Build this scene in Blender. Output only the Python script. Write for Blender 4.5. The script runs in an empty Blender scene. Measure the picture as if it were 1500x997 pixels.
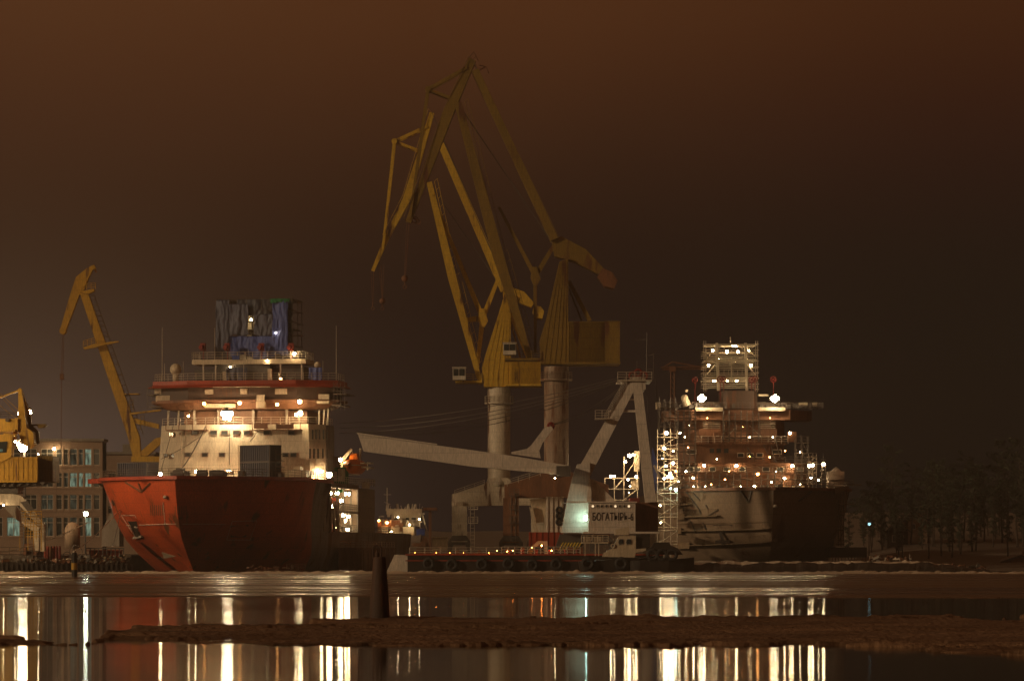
import bpy, math, random
from mathutils import Vector, Matrix, noise
from mathutils.bvhtree import BVHTree
R = math.radians
rng = random.Random(7)
scene = bpy.context.scene
COL = scene.collection

# ---------------------------------------------------------------- camera
CAM_H, FPX, HOR = 3.0, 5000.0, 806.0        # eye height, focal length in photo pixels, horizon row
cam_d = bpy.data.cameras.new('camera'); cam = bpy.data.objects.new('camera', cam_d); COL.objects.link(cam)
cam.location = (0, 0, CAM_H); cam.rotation_euler = (R(90), 0, 0)
cam_d.sensor_width = 36; cam_d.lens = FPX / 1500 * 36
cam_d.shift_y = (HOR - 498.5) / 1500
cam_d.clip_start = 0.5; cam_d.clip_end = 20000
scene.camera = cam

def W(px, py, d):                            # a point of the place seen at that pixel, d metres away
    return Vector(((px - 750) * d / FPX, d, CAM_H + (HOR - py) * d / FPX))

class Frame:                                 # a ship's own axes: x across, y aft, z up
    def __init__(s, x0, y0, deg):
        s.o = Vector((x0, y0, 0)); s.c = math.cos(R(deg)); s.s = math.sin(R(deg))
        s.M = Matrix.Translation(s.o) @ Matrix.Rotation(-R(deg), 4, 'Z'); s.I = s.M.inverted()
    def at(s, px, py, a):                    # on the cross plane a metres aft of the stem
        e = Vector((0, 0, CAM_H)); d = Vector(((px-750)/FPX, 1, (HOR-py)/FPX))
        le = s.I @ e; ld = s.I.to_3x3() @ d
        return le + ld * ((a - le.y) / ld.y)
    def side(s, px, py, l):                  # on the lengthwise plane at x = l
        e = Vector((0, 0, CAM_H)); d = Vector(((px-750)/FPX, 1, (HOR-py)/FPX))
        le = s.I @ e; ld = s.I.to_3x3() @ d
        return le + ld * ((l - le.x) / ld.x)

# ---------------------------------------------------------------- mesh builder
ORIGIN = {}
class MB:
    def __init__(s, M=None): s.v = []; s.f = []; s.m = []; s.M = M; s.starts = []
    def add(s, vs, fs, m=0):
        b = len(s.v); s.starts.append(len(s.f))
        for v in vs:
            v = Vector(v); s.v.append(s.M @ v if s.M else v)
        for f in fs: s.f.append([b + i for i in f]); s.m.append(m)
    def box(s, x0, x1, y0, y1, z0, z1, m=0):
        s.add([(x0,y0,z0),(x1,y0,z0),(x1,y1,z0),(x0,y1,z0),(x0,y0,z1),(x1,y0,z1),(x1,y1,z1),(x0,y1,z1)],
              [(0,3,2,1),(4,5,6,7),(0,1,5,4),(1,2,6,5),(2,3,7,6),(3,0,4,7)], m)
    def hexa(s, p, m=0):                     # eight corners, same order as box
        s.add(p, [(0,3,2,1),(4,5,6,7),(0,1,5,4),(1,2,6,5),(2,3,7,6),(3,0,4,7)], m)
    def beam(s, p, q, w, d, w2=None, d2=None, m=0):
        p = Vector(p); q = Vector(q); t = (q - p).normalized()
        ref = Vector((0,1,0)) if abs(t.y) < .9 else Vector((0,0,1))
        n = t.cross(ref).normalized(); b = n.cross(t).normalized()
        w2 = w if w2 is None else w2; d2 = d if d2 is None else d2
        vs = []
        for c, ww, dd in ((p, w, d), (q, w2, d2)):
            for sx, sy in ((-1,-1),(1,-1),(1,1),(-1,1)):
                vs.append(c + n*sx*ww/2 + b*sy*dd/2)
        s.add(vs, [(0,3,2,1),(4,5,6,7),(0,1,5,4),(1,2,6,5),(2,3,7,6),(3,0,4,7)], m)
    def tube(s, p, q, r, r2=None, n=6, m=0):
        p = Vector(p); q = Vector(q); t = (q - p)
        if t.length < 1e-6: return
        t.normalize(); ref = Vector((0,0,1)) if abs(t.z) < .9 else Vector((1,0,0))
        u = t.cross(ref).normalized(); w = t.cross(u)
        r2 = r if r2 is None else r2; vs = []
        for c, rr in ((p, r), (q, r2)):
            for k in range(n):
                a = 2*math.pi*k/n; vs.append(c + (u*math.cos(a) + w*math.sin(a))*rr)
        fs = [(k, (k+1) % n, n+(k+1) % n, n+k) for k in range(n)]
        fs += [tuple(range(n))[::-1], tuple(range(n, 2*n))]
        s.add(vs, fs, m)
    def path(s, pts, r, n=5, m=0):
        for a, b in zip(pts[:-1], pts[1:]): s.tube(a, b, r, n=n, m=m)
    def sag(s, p, q, drop, r, k=14, m=0):    # a hanging rope
        p = Vector(p); q = Vector(q)
        pts = [p.lerp(q, i/k) - Vector((0,0,drop*4*(i/k)*(1-i/k))) for i in range(k+1)]
        s.path(pts, r, 4, m)
    def prism(s, poly, y0, y1, m=0):         # polygon in (x,z) given a thickness in y
        n = len(poly)
        vs = [(x, y0, z) for x, z in poly] + [(x, y1, z) for x, z in poly]
        fs = [tuple(range(n)), tuple(range(n, 2*n))[::-1]] + [(k, n+k, n+(k+1) % n, (k+1) % n) for k in range(n)]
        s.add(vs, fs, m)
    def deck(s, poly, z0, z1, m=0, top=None): # polygon in (x,y) given a height
        n = len(poly); top = top or poly
        vs = [(x, y, z0) for x, y in poly] + [(x, y, z1) for x, y in top]
        fs = [tuple(range(n))[::-1], tuple(range(n, 2*n))] + [(k, (k+1) % n, n+(k+1) % n, n+k) for k in range(n)]
        s.add(vs, fs, m)
    def lathe(s, c, prof, n=20, m=0, cap=True):   # (r, z) outline turned about the vertical through c
        c = Vector(c); vs = []
        for r, z in prof:
            for k in range(n):
                a = 2*math.pi*k/n; vs.append((c.x + r*math.cos(a), c.y + r*math.sin(a), c.z + z))
        fs = []
        for j in range(len(prof)-1):
            for k in range(n): fs.append((j*n+k, j*n+(k+1) % n, (j+1)*n+(k+1) % n, (j+1)*n+k))
        if cap: fs += [tuple(range(n))[::-1], tuple(range((len(prof)-1)*n, len(prof)*n))]
        s.add(vs, fs, m)
    def ball(s, c, r, n=10, k=7, m=0, sz=1.0):
        s.lathe(c, [(max(.002, r*math.sin(math.pi*j/k)), -r*sz*math.cos(math.pi*j/k)) for j in range(k+1)], n, m)
    def ring(s, c, R0, r, axis='Y', n=18, k=8, m=0):
        c = Vector(c); vs = []
        for i in range(n):
            a = 2*math.pi*i/n
            for j in range(k):
                b = 2*math.pi*j/k; rr = R0 + r*math.cos(b); h = r*math.sin(b)
                u, w = rr*math.cos(a), rr*math.sin(a)
                vs.append(c + (Vector((u, h, w)) if axis == 'Y' else Vector((h, u, w)) if axis == 'X' else Vector((u, w, h))))
        s.add(vs, [(i*k+j, ((i+1) % n)*k+j, ((i+1) % n)*k+(j+1) % k, i*k+(j+1) % k) for i in range(n) for j in range(k)], m)
    def rail(s, pts, h=1.1, gap=1.6, r=.04, rows=3, m=0):
        pts = [Vector(p) for p in pts]; up = Vector((0,0,1))
        for a, b in zip(pts[:-1], pts[1:]):
            L = (b-a).length; k = max(1, round(L/gap))
            for i in range(k+1): p = a.lerp(b, i/k); s.tube(p, p+up*h, r, n=4, m=m)
            for j in range(rows): o = up*h*(j+1)/rows; s.tube(a+o, b+o, r*.9, n=4, m=m)
    def ladder(s, a, b, w=.5, step=.5, r=.035, side=Vector((1,0,0)), m=0):
        a = Vector(a); b = Vector(b); o = side*w/2
        s.tube(a-o, b-o, r, n=4, m=m); s.tube(a+o, b+o, r, n=4, m=m)
        k = max(1, int((b-a).length/step))
        for i in range(1, k): p = a.lerp(b, i/k); s.tube(p-o, p+o, r*.8, n=4, m=m)
    # pixel-given shapes with a real distance and a real thickness
    def pprism(s, pix, d, depth, m=0):
        pts = [W(x, y, d) for x, y in pix]; s.prism([(p.x, p.z) for p in pts], d-depth/2, d+depth/2, m)
    def pbeam(s, a, b, d, wpx, depth, wpx2=None, depth2=None, m=0):
        k = d/FPX; s.beam(W(*a, d), W(*b, d), wpx*k, depth, None if wpx2 is None else wpx2*k, depth2, m)
    def pbox(s, x0, y0, x1, y1, d0, d1, m=0):   # front face at d0 covers the pixel rectangle
        a = W(x0, y1, d0); b = W(x1, y0, d0); s.box(a.x, b.x, d0, d1, a.z, b.z, m)
    def fbox(s, F, x0, y0, x1, y1, a0, a1, m=0, slope=0):   # the same in a ship's own axes
        p = F.at(x0, y1, a0); q = F.at(x1, y0, a0)
        s.hexa([(p.x+slope,a0,p.z),(q.x-slope,a0,p.z),(q.x-slope,a1,p.z),(p.x+slope,a1,p.z),
                (p.x,a0,q.z),(q.x,a0,q.z),(q.x,a1,q.z),(p.x,a1,q.z)], m)
    def cut(s): s.cuts = getattr(s, 'cuts', []) + [len(s.f)]
    def build_each(s, name, mats, parent, smooth=False):   # one part per piece added (or per cut)
        cuts = getattr(s, 'cuts', None) or s.starts
        cuts = sorted(set([c for c in cuts if c < len(s.f)] + [0])) + [len(s.f)]; out = []
        for a, b in zip(cuts[:-1], cuts[1:]):
            if b <= a: continue
            g = MB(); used = sorted({i for f in s.f[a:b] for i in f}); mp = {i: k for k, i in enumerate(used)}
            g.v = [s.v[i] for i in used]; g.f = [[mp[i] for i in f] for f in s.f[a:b]]; g.m = s.m[a:b]
            out.append(g.build(name, mats, parent, smooth))
        return out
    def build(s, name, mats, parent=None, smooth=False, label=None):
        me = bpy.data.meshes.new(name); o = bpy.data.objects.new(name, me); COL.objects.link(o)
        org = ORIGIN.get(parent.name, Vector()) if parent else Vector()
        if parent is None and s.v:           # a thing of one mesh: its own origin at its base
            lo = [min(v[i] for v in s.v) for i in range(3)]; hi = [max(v[i] for v in s.v) for i in range(3)]
            org = Vector(((lo[0]+hi[0])/2, (lo[1]+hi[1])/2, lo[2])); o.location = org
        me.from_pydata([tuple(v-org) for v in s.v], [], s.f)
        for mt in (mats if isinstance(mats, (list, tuple)) else [mats]): me.materials.append(mt)
        for p, m in zip(me.polygons, s.m): p.material_index = m; p.use_smooth = smooth
        me.validate(); me.update()
        ORIGIN[o.name] = org
        if parent: o.parent = parent
        if label: o['label'] = label
        return o

def tag(o, label, cat, group=None):
    o['label'] = label; o['category'] = cat
    if group: o['group'] = group
    return o
def thing(name, label, cat, loc, group=None):
    o = bpy.data.objects.new(name, None); COL.objects.link(o); o.location = loc; o.empty_display_size = .5
    ORIGIN[o.name] = Vector(loc); return tag(o, label, cat, group)
def copy_tree(o, parent=None):
    c = o.copy(); COL.objects.link(c); ORIGIN[c.name] = ORIGIN.get(o.name, Vector())
    if parent: c.parent = parent
    for ch in list(o.children): copy_tree(ch, c)
    return c

# ---------------------------------------------------------------- materials
def nodes(name):
    m = bpy.data.materials.new(name); m.use_nodes = True; nt = m.node_tree
    return m, nt, nt.nodes['Principled BSDF']
def paint(name, col, rough=.55, col2=None, amt=.5, scale=.5, streak=True, rust=.0, metal=0, bump=.15, fine=6.0, seams=0, spec=.4):
    """painted or bare surface: broad patches, vertical dirt runs, rust spots, plate seams, slight bump"""
    m, nt, b = nodes(name); N = nt.nodes.new; L = nt.links.new
    tc = N('ShaderNodeTexCoord'); mp = N('ShaderNodeMapping'); L(tc.outputs['Object'], mp.inputs[0])
    mp.inputs['Scale'].default_value = (1, 1, .18) if streak else (1, 1, 1)
    n1 = N('ShaderNodeTexNoise'); L(mp.outputs[0], n1.inputs['Vector']); n1.inputs['Scale'].default_value = scale; n1.inputs['Detail'].default_value = 6
    cr = N('ShaderNodeMapRange'); L(n1.outputs[0], cr.inputs[0]); cr.inputs[1].default_value = .38; cr.inputs[2].default_value = .68; cr.inputs[4].default_value = amt
    c2 = col2 or tuple(c*.45 for c in col)
    mx = N('ShaderNodeMix'); mx.data_type = 'RGBA'; L(cr.outputs[0], mx.inputs[0]); mx.inputs[6].default_value = (*col, 1); mx.inputs[7].default_value = (*c2, 1)
    out = mx.outputs[2]
    n2 = N('ShaderNodeTexNoise'); L(mp.outputs[0], n2.inputs['Vector']); n2.inputs['Scale'].default_value = fine; n2.inputs['Detail'].default_value = 4
    mu = N('ShaderNodeMix'); mu.data_type = 'RGBA'; mu.blend_type = 'MULTIPLY'; mu.inputs[0].default_value = .55
    g = N('ShaderNodeMapRange'); L(n2.outputs[0], g.inputs[0]); g.inputs[1].default_value = .3; g.inputs[2].default_value = .7; g.inputs[3].default_value = .5; g.inputs[4].default_value = 1.15
    L(out, mu.inputs[6]); L(g.outputs[0], mu.inputs[7]); out = mu.outputs[2]
    if rust:
        n3 = N('ShaderNodeTexNoise'); L(mp.outputs[0], n3.inputs['Vector']); n3.inputs['Scale'].default_value = scale*2.7; n3.inputs['Detail'].default_value = 8
        r = N('ShaderNodeMapRange'); L(n3.outputs[0], r.inputs[0]); r.inputs[1].default_value = .62-rust*.2; r.inputs[2].default_value = .68-rust*.1
        mr = N('ShaderNodeMix'); mr.data_type = 'RGBA'; L(r.outputs[0], mr.inputs[0]); L(out, mr.inputs[6]); mr.inputs[7].default_value = (.11, .04, .016, 1); out = mr.outputs[2]
    if seams:
        br = N('ShaderNodeTexBrick'); sw = N('ShaderNodeMapping'); L(tc.outputs['Object'], sw.inputs[0]); sw.inputs['Rotation'].default_value = (R(90), 0, 0)
        L(sw.outputs[0], br.inputs['Vector']); br.inputs['Scale'].default_value = 1/seams; br.inputs['Mortar Size'].default_value = .012; br.inputs['Brick Width'].default_value = 2.2; br.inputs['Row Height'].default_value = .7
        br.inputs['Color1'].default_value = br.inputs['Color2'].default_value = (1,1,1,1); br.inputs['Color2'].default_value = (.9,.9,.9,1); br.inputs['Mortar'].default_value = (.6,.6,.6,1)
        ms = N('ShaderNodeMix'); ms.data_type = 'RGBA'; ms.blend_type = 'MULTIPLY'; ms.inputs[0].default_value = .8; L(out, ms.inputs[6]); L(br.outputs[0], ms.inputs[7]); out = ms.outputs[2]
    L(out, b.inputs['Base Color']); b.inputs['Roughness'].default_value = rough; b.inputs['Metallic'].default_value = metal
    b.inputs['Specular IOR Level'].default_value = spec
    if bump:
        bp = N('ShaderNodeBump'); bp.inputs['Strength'].default_value = bump; bp.inputs['Distance'].default_value = .1; L(n2.outputs[0], bp.inputs['Height']); L(bp.outputs[0], b.inputs['Normal'])
    return m
def glow(name, col, strength):
    m = bpy.data.materials.new(name); m.use_nodes = True; nt = m.node_tree
    nt.nodes.remove(nt.nodes['Principled BSDF']); e = nt.nodes.new('ShaderNodeEmission')
    e.inputs[0].default_value = (*col, 1); e.inputs[1].default_value = strength
    nt.links.new(e.outputs[0], nt.nodes['Material Output'].inputs[0]); return m

M = {}
M['red']    = paint('red_hull_paint', (.55,.088,.024), .45, (.34,.05,.02), .9, .2, rust=.1, seams=2.4, bump=.14)
M['redtrim']= paint('red_trim_paint', (.36,.05,.022), .5, (.18,.03,.015), .6, .5)
M['primer'] = paint('grey_primer', (.23,.19,.16), .6, (.16,.09,.06), .8, .25, rust=.35, seams=2.4)
M['hullgrey']=paint('ship_grey_primer', (.27,.19,.13), .6, (.18,.125,.085), .8, .12, rust=.1, seams=2.4)
M['brown']  = paint('red_lead_primer', (.25,.112,.056), .6, (.13,.06,.034), .8, .35, rust=.3, seams=2)
M['white']  = paint('white_ship_paint', (.62,.53,.39), .5, (.44,.36,.26), .7, .5, seams=2.6, bump=.1)
M['cream']  = paint('cream_paint', (.55,.45,.32), .55, (.4,.3,.2), .6, .5)
M['cyellow']= paint('mustard_crane_paint', (.64,.40,.038), .5, (.48,.28,.03), .7, .3, rust=.15, seams=2.4)
M['darkprimer'] = paint('dark_primer', (.075,.042,.028), .6, (.05,.03,.02), .7, .5, rust=.2)
M['yellow'] = paint('yellow_crane_paint', (.60,.34,.03), .5, (.42,.22,.025), .7, .3, rust=.15, seams=2.4)
M['yellowd']= paint('dark_yellow_paint', (.24,.145,.024), .55, (.15,.09,.018), .7, .25, rust=.2, seams=2.4)  # darker, browner yellow, also for the right-hand luffing crane
M['rust']   = paint('rusty_steel', (.20,.08,.035), .7, (.10,.045,.025), .8, .6, rust=.3)
M['column'] = paint('pale_column_paint', (.62,.53,.41), .6, (.46,.37,.27), .6, .3, seams=2.5, rust=.1)
M['columnr']= paint('rusted_column_paint', (.30,.22,.16), .6, (.17,.09,.05), .9, .6, rust=.5, seams=2.5)
M['grey']   = paint('grey_boom_paint', (.66,.57,.48), .55, (.54,.45,.37), .5, .3, seams=3, bump=.08)
M['steel']  = paint('dark_steel', (.10,.085,.075), .5, None, .6, .8)
M['black']  = paint('black_hull_paint', (.022,.018,.016), .45, (.04,.028,.02), .7, .4)
M['rubber'] = paint('black_rubber', (.018,.016,.015), .75, None, .4, 2)
M['railp']  = paint('rail_paint', (.50,.42,.33), .5, None, .4, 1)
M['rail_d'] = paint('dark_scaffold_tube', (.12,.09,.07), .5, None, .5, 1)
M['plank']  = paint('scaffold_plank', (.22,.15,.09), .8, None, .6, 2, streak=False)
M['navy']   = paint('navy_container_paint', (.035,.038,.06), .5, (.05,.035,.03), .5, .6)
M['blue']   = paint('blue_paint', (.03,.06,.25), .5, None, .4, .7)
M['orange'] = paint('orange_boat_shell', (.72,.16,.02), .4, (.5,.11,.02), .5, .8, bump=.05)
M['green']  = paint('green_net', (.02,.16,.06), .85, None, .6, 1.5)
M['concrete']=paint('concrete', (.28,.24,.20), .85, (.18,.15,.12), .7, .3, bump=.3)
M['brick']  = paint('brick_facade', (.36,.24,.165), .85, (.26,.17,.12), .7, .12, bump=.2, streak=False, seams=.5)
M['bark']   = paint('pine_bark', (.05,.032,.022), .9, None, .7, 3, bump=.4)
M['pine']   = paint('pine_needles', (.04,.048,.026), .8, (.022,.028,.016), .8, .5, streak=False, bump=0)
M['beacon'] = paint('rusted_beacon_steel', (.075,.036,.02), .75, (.035,.02,.013), .8, 1.2, rust=.2, bump=.3)
M['tank']   = paint('tank_paint', (.36,.26,.18), .6, None, .5, .5)
M['redsig'] = paint('red_equipment_paint', (.22,.02,.015), .5, None, .4, 1)
M['tarp']   = paint('slate_tarpaulin', (.085,.09,.135), .6, (.05,.052,.08), .8, .5, bump=.5)
M['tarpb']  = paint('blue_tarpaulin', (.06,.09,.30), .6, (.05,.065,.18), .8, .5, bump=.5)
M['winframe']=paint('window_frame_white', (.62,.54,.44), .5, None, .3, 2)
m, nt, b = nodes('window_glass'); b.inputs['Base Color'].default_value = (.03,.035,.035,1); b.inputs['Roughness'].default_value = .12; M['glass'] = m
M['lampw'] = glow('white_lamp', (1,.73,.38), 150)
M['lampb'] = glow('floodlight_lamp', (1,.76,.44), 170)
M['lampq'] = glow('quay_floodlight_lamp', (1,.64,.32), 600)
M['lampz'] = glow('unseen_mast_lamp', (1,.68,.34), 900)
M['lampo'] = glow('orange_lamp', (1,.40,.10), 60)
M['lampd'] = glow('deck_orange_lamp', (1,.25,.04), 150)
M['lampf'] = glow('far_lamp', (.45,.85,.9), 1.6)
M['lampc'] = glow('cool_lamp', (.55,1,.85), 60)
M['lampg'] = glow('quay_lamp', (.95,1,.72), 80)
def window_glow(name, col, s):               # a lit room behind curtains and frost: brighter and darker folds
    m = glow(name, col, s); nt = m.node_tree; e = nt.nodes['Emission']; N = nt.nodes.new; L = nt.links.new
    tc = N('ShaderNodeTexCoord'); mp = N('ShaderNodeMapping'); mp.inputs['Scale'].default_value = (2.2, 1, .5); L(tc.outputs['Object'], mp.inputs[0])
    n = N('ShaderNodeTexNoise'); n.inputs['Scale'].default_value = 1; n.inputs['Detail'].default_value = 3; L(mp.outputs[0], n.inputs['Vector'])
    r = N('ShaderNodeMapRange'); r.inputs[1].default_value = .35; r.inputs[2].default_value = .65; r.inputs[3].default_value = s*.15; r.inputs[4].default_value = s*1.4; L(n.outputs[0], r.inputs[0]); L(r.outputs[0], e.inputs[1]); return m
M['litwin'] = window_glow('lit_window', (.50,.68,.48), .30)
M['dimwin'] = window_glow('dim_lit_window', (.34,.34,.22), .10)
M['warmwin']= glow('warm_lit_window', (1,.72,.4), 1.2)

# ---------------------------------------------------------------- a lamp: glass, cap and bracket
LAMP = {}
def lamp(parent, p, r=.28, kind='lampw', name='floodlight', bracket=(0,.9,.1)):
    """lamp head built as a part of its thing; the glowing glass is its sub-part"""
    p = Vector(p); g = MB(); r *= (.84 if kind in ('lampw','lampo','lampb') else 1)*rng.uniform(.88, 1.1)
    g.lathe(p, [(r*1.05, r*.72), (r*1.15, r*.98), (r*.7, r*1.35), (r*.25, r*1.6)], 10)   # cap over the glass
    g.ring(p, r*1.04, r*.07, 'Z', 10, 4)
    g.tube(p+Vector((0, 0, r*1.2)), p+Vector((bracket[0], bracket[1], r*1.2+bracket[2])), max(.05, r*.14), n=5)
    o = g.build(name, M['steel'], parent)
    b = MB(); b.ball(p, r, 10, 6)
    b.build('bulb', M[kind], o, smooth=True)
    return o

# ---------------------------------------------------------------- world
w = bpy.data.worlds.new('World'); scene.world = w; w.use_nodes = True; nt = w.node_tree; N = nt.nodes.new; L = nt.links.new
bg = nt.nodes['Background']; out = nt.nodes['World Output']
SUN_EL = 15
sky = N('ShaderNodeTexSky'); sky.sky_type = 'NISHITA'; sky.sun_disc = False; sky.sun_elevation = R(SUN_EL); sky.sun_rotation = R(-128)
L(sky.outputs[0], bg.inputs[0]); bg.inputs[1].default_value = .00012
tc = N('ShaderNodeTexCoord'); sx = N('ShaderNodeSeparateXYZ'); L(tc.outputs['Generated'], sx.inputs[0])
def ramp(stops):
    r = N('ShaderNodeValToRGB'); e = r.color_ramp.elements
    e[0].position, e[0].color = stops[0][0], (*stops[0][1], 1); e[1].position, e[1].color = stops[-1][0], (*stops[-1][1], 1)
    for p_, c_ in stops[1:-1]:
        k = e.new(p_); k.color = (*c_, 1)
    return r
def s2l(r_, g_, b_): return tuple((c/255/12.92) if c/255 <= .04045 else ((c/255+.055)/1.055)**2.4 for c in (r_, g_, b_))
# town glow on low cloud: columns for the left, the middle and the right of the bay, by height above the horizon (z*4 on the ramp)
zs = N('ShaderNodeMath'); zs.operation = 'MULTIPLY'; zs.inputs[1].default_value = 4; L(sx.outputs['Z'], zs.inputs[0])
def cloud(*c): return tuple(max(.0012, (v-a)/.80) for v, a in zip(s2l(*c), (.0172, .0095, .0047)))   # what is left once the lit air in between is added
rl = ramp([(0, cloud(90,74,63)), (.10, cloud(82,65,54)), (.22, cloud(66,49,36)), (.36, cloud(56,37,23)), (.5, cloud(66,40,24)), (.64, cloud(82,50,28)), (1, cloud(84,53,30))])
rm = ramp([(0, cloud(43,31,23)), (.2, cloud(41,28,20)), (.36, cloud(40,26,16)), (.5, cloud(58,35,20)), (.64, cloud(78,46,25)), (1, cloud(80,49,27))])
rr = ramp([(0, cloud(28,17,11)), (.2, cloud(30,18,11)), (.36, cloud(33,19,11)), (.5, cloud(46,26,15)), (.64, cloud(66,38,20)), (1, cloud(72,43,24))])
nz = N('ShaderNodeTexNoise'); nz.inputs['Scale'].default_value = 5; nz.inputs['Detail'].default_value = 3; L(tc.outputs['Generated'], nz.inputs['Vector'])
zz = N('ShaderNodeMath'); zz.operation = 'MULTIPLY_ADD'; L(nz.outputs[0], zz.inputs[0]); zz.inputs[1].default_value = .10; 
za = N('ShaderNodeMath'); za.operation = 'SUBTRACT'; L(zs.outputs[0], za.inputs[0]); za.inputs[1].default_value = .05; L(za.outputs[0], zz.inputs[2])
for r_ in (rl, rm, rr): r_.color_ramp.interpolation = 'B_SPLINE'; L(zz.outputs[0], r_.inputs[0])
dv = N('ShaderNodeMath'); dv.operation = 'DIVIDE'; L(sx.outputs['X'], dv.inputs[0]); L(sx.outputs['Y'], dv.inputs[1])
f1 = N('ShaderNodeMapRange'); f1.interpolation_type = 'SMOOTHSTEP'; L(dv.outputs[0], f1.inputs[0]); f1.inputs[1].default_value = -.15; f1.inputs[2].default_value = -.01
f2 = N('ShaderNodeMapRange'); f2.interpolation_type = 'SMOOTHSTEP'; L(dv.outputs[0], f2.inputs[0]); f2.inputs[1].default_value = -.01; f2.inputs[2].default_value = .14
m1 = N('ShaderNodeMix'); m1.data_type = 'RGBA'; L(f1.outputs[0], m1.inputs[0]); L(rl.outputs[0], m1.inputs[6]); L(rm.outputs[0], m1.inputs[7])
m2 = N('ShaderNodeMix'); m2.data_type = 'RGBA'; L(f2.outputs[0], m2.inputs[0]); L(m1.outputs[2], m2.inputs[6]); L(rr.outputs[0], m2.inputs[7])
b2 = N('ShaderNodeBackground'); bk = N('ShaderNodeMapRange'); bk.interpolation_type = 'SMOOTHSTEP'; L(sx.outputs['Y'], bk.inputs[0]); bk.inputs[1].default_value = -.5; bk.inputs[2].default_value = .5; bk.inputs[3].default_value = .75   # away from the town the cloud is darker
vm = N('ShaderNodeMix'); vm.data_type = 'RGBA'; vm.blend_type = 'MULTIPLY'; vm.inputs[0].default_value = 1; L(m2.outputs[2], vm.inputs[6]); L(bk.outputs[0], vm.inputs[7])
L(vm.outputs[2], b2.inputs[0]); b2.inputs[1].default_value = 1.0
ad = N('ShaderNodeAddShader'); L(bg.outputs[0], ad.inputs[0]); L(b2.outputs[0], ad.inputs[1]); L(ad.outputs[0], out.inputs[0])
# the low warm light that comes across the yard from the left
sd = bpy.data.lights.new('sun', 'SUN'); so = bpy.data.objects.new('sun', sd); COL.objects.link(so)
sd.energy = 1.35; sd.color = (1, .72, .42); sd.angle = R(3)
dirv = Vector((.88, .47, -math.tan(R(SUN_EL)))); so.rotation_euler = dirv.to_track_quat('-Z', 'Y').to_euler(); so.location = (-60, 380, 80)

scene.view_settings.view_transform = 'Standard'; scene.view_settings.look = 'None'; scene.view_settings.gamma = 1; scene.view_settings.exposure = 0
scene.view_settings.use_curve_mapping = False
scene.render.engine = 'CYCLES'; cy = scene.cycles
cy.use_denoising = True; cy.use_light_tree = True; cy.max_bounces = 5; cy.diffuse_bounces = 2; cy.glossy_bounces = 3; cy.transmission_bounces = 2
cy.sample_clamp_indirect = 6; cy.caustics_reflective = False; cy.caustics_refractive = False
# ---------------------------------------------------------------- setting
def setting(o, kind='structure'): o['kind'] = kind; return o
def noise2(x, y, s=1.0, o=4): return noise.fractal(Vector((x*s, y*s, 3.7)), 1.0, 2.0, o)

m, nt, b = nodes('harbour_water'); N = nt.nodes.new; L = nt.links.new
b.inputs['Base Color'].default_value = (.010, .008, .006, 1); b.inputs['IOR'].default_value = 1.33
tc = N('ShaderNodeTexCoord'); mp = N('ShaderNodeMapping'); L(tc.outputs['Object'], mp.inputs[0]); mp.inputs['Scale'].default_value = (.006, .05, 1)
n1 = N('ShaderNodeTexNoise'); L(mp.outputs[0], n1.inputs['Vector']); n1.inputs['Scale'].default_value = 1; n1.inputs['Detail'].default_value = 5
mr = N('ShaderNodeMapRange'); L(n1.outputs[0], mr.inputs[0]); mr.inputs[1].default_value = .35; mr.inputs[2].default_value = .65; mr.inputs[3].default_value = .046; mr.inputs[4].default_value = .062
L(mr.outputs[0], b.inputs['Roughness']); M['water'] = m
# long low ripples run along the shore, so the slopes scatter towards and away from the eye only
nb = N('ShaderNodeTexNoise'); mb_ = N('ShaderNodeMapping'); mb_.inputs['Scale'].default_value = (.12, .55, 1); L(tc.outputs['Object'], mb_.inputs[0]); L(mb_.outputs[0], nb.inputs['Vector']); nb.inputs['Scale'].default_value = 1; nb.inputs['Detail'].default_value = 3
bw = N('ShaderNodeBump'); bw.inputs['Strength'].default_value = 1; bw.inputs['Distance'].default_value = .0035; L(nb.outputs[0], bw.inputs['Height']); L(bw.outputs[0], b.inputs['Normal'])
b.inputs['Anisotropic'].default_value = .97; ty = N('ShaderNodeCombineXYZ'); ty.inputs[1].default_value = 1; L(ty.outputs[0], b.inputs['Tangent'])
wm = MB(); wm.add([(-1000,-60,0),(1000,-60,0),(1000,1000,0),(-1000,1000,0)], [(0,1,2,3)])
setting(wm.build('water', M['water']))

# wet, level ice: rough skin with glassy puddles drawn out along the shore
m, nt, b = nodes('wet_ice'); N = nt.nodes.new; L = nt.links.new
tc = N('ShaderNodeTexCoord'); mp = N('ShaderNodeMapping'); L(tc.outputs['Object'], mp.inputs[0]); mp.inputs['Scale'].default_value = (.008, .07, 1)
n1 = N('ShaderNodeTexNoise'); L(mp.outputs[0], n1.inputs['Vector']); n1.inputs['Scale'].default_value = 1; n1.inputs['Detail'].default_value = 5
mr = N('ShaderNodeMapRange'); L(n1.outputs[0], mr.inputs[0]); mr.inputs[1].default_value = .42; mr.inputs[2].default_value = .60; mr.inputs[3].default_value = .19; mr.inputs[4].default_value = .48; b.inputs['Specular IOR Level'].default_value = .32
L(mr.outputs[0], b.inputs['Roughness'])
cr = N('ShaderNodeMix'); cr.data_type = 'RGBA'; L(n1.outputs[0], cr.inputs[0]); cr.inputs[6].default_value = (.07,.043,.028,1); cr.inputs[7].default_value = (.15,.095,.06,1)
L(cr.outputs[2], b.inputs['Base Color']); b.inputs['IOR'].default_value = 1.31
n2 = N('ShaderNodeTexNoise'); L(tc.outputs['Object'], n2.inputs['Vector']); n2.inputs['Scale'].default_value = .8; n2.inputs['Detail'].default_value = 5
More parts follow.
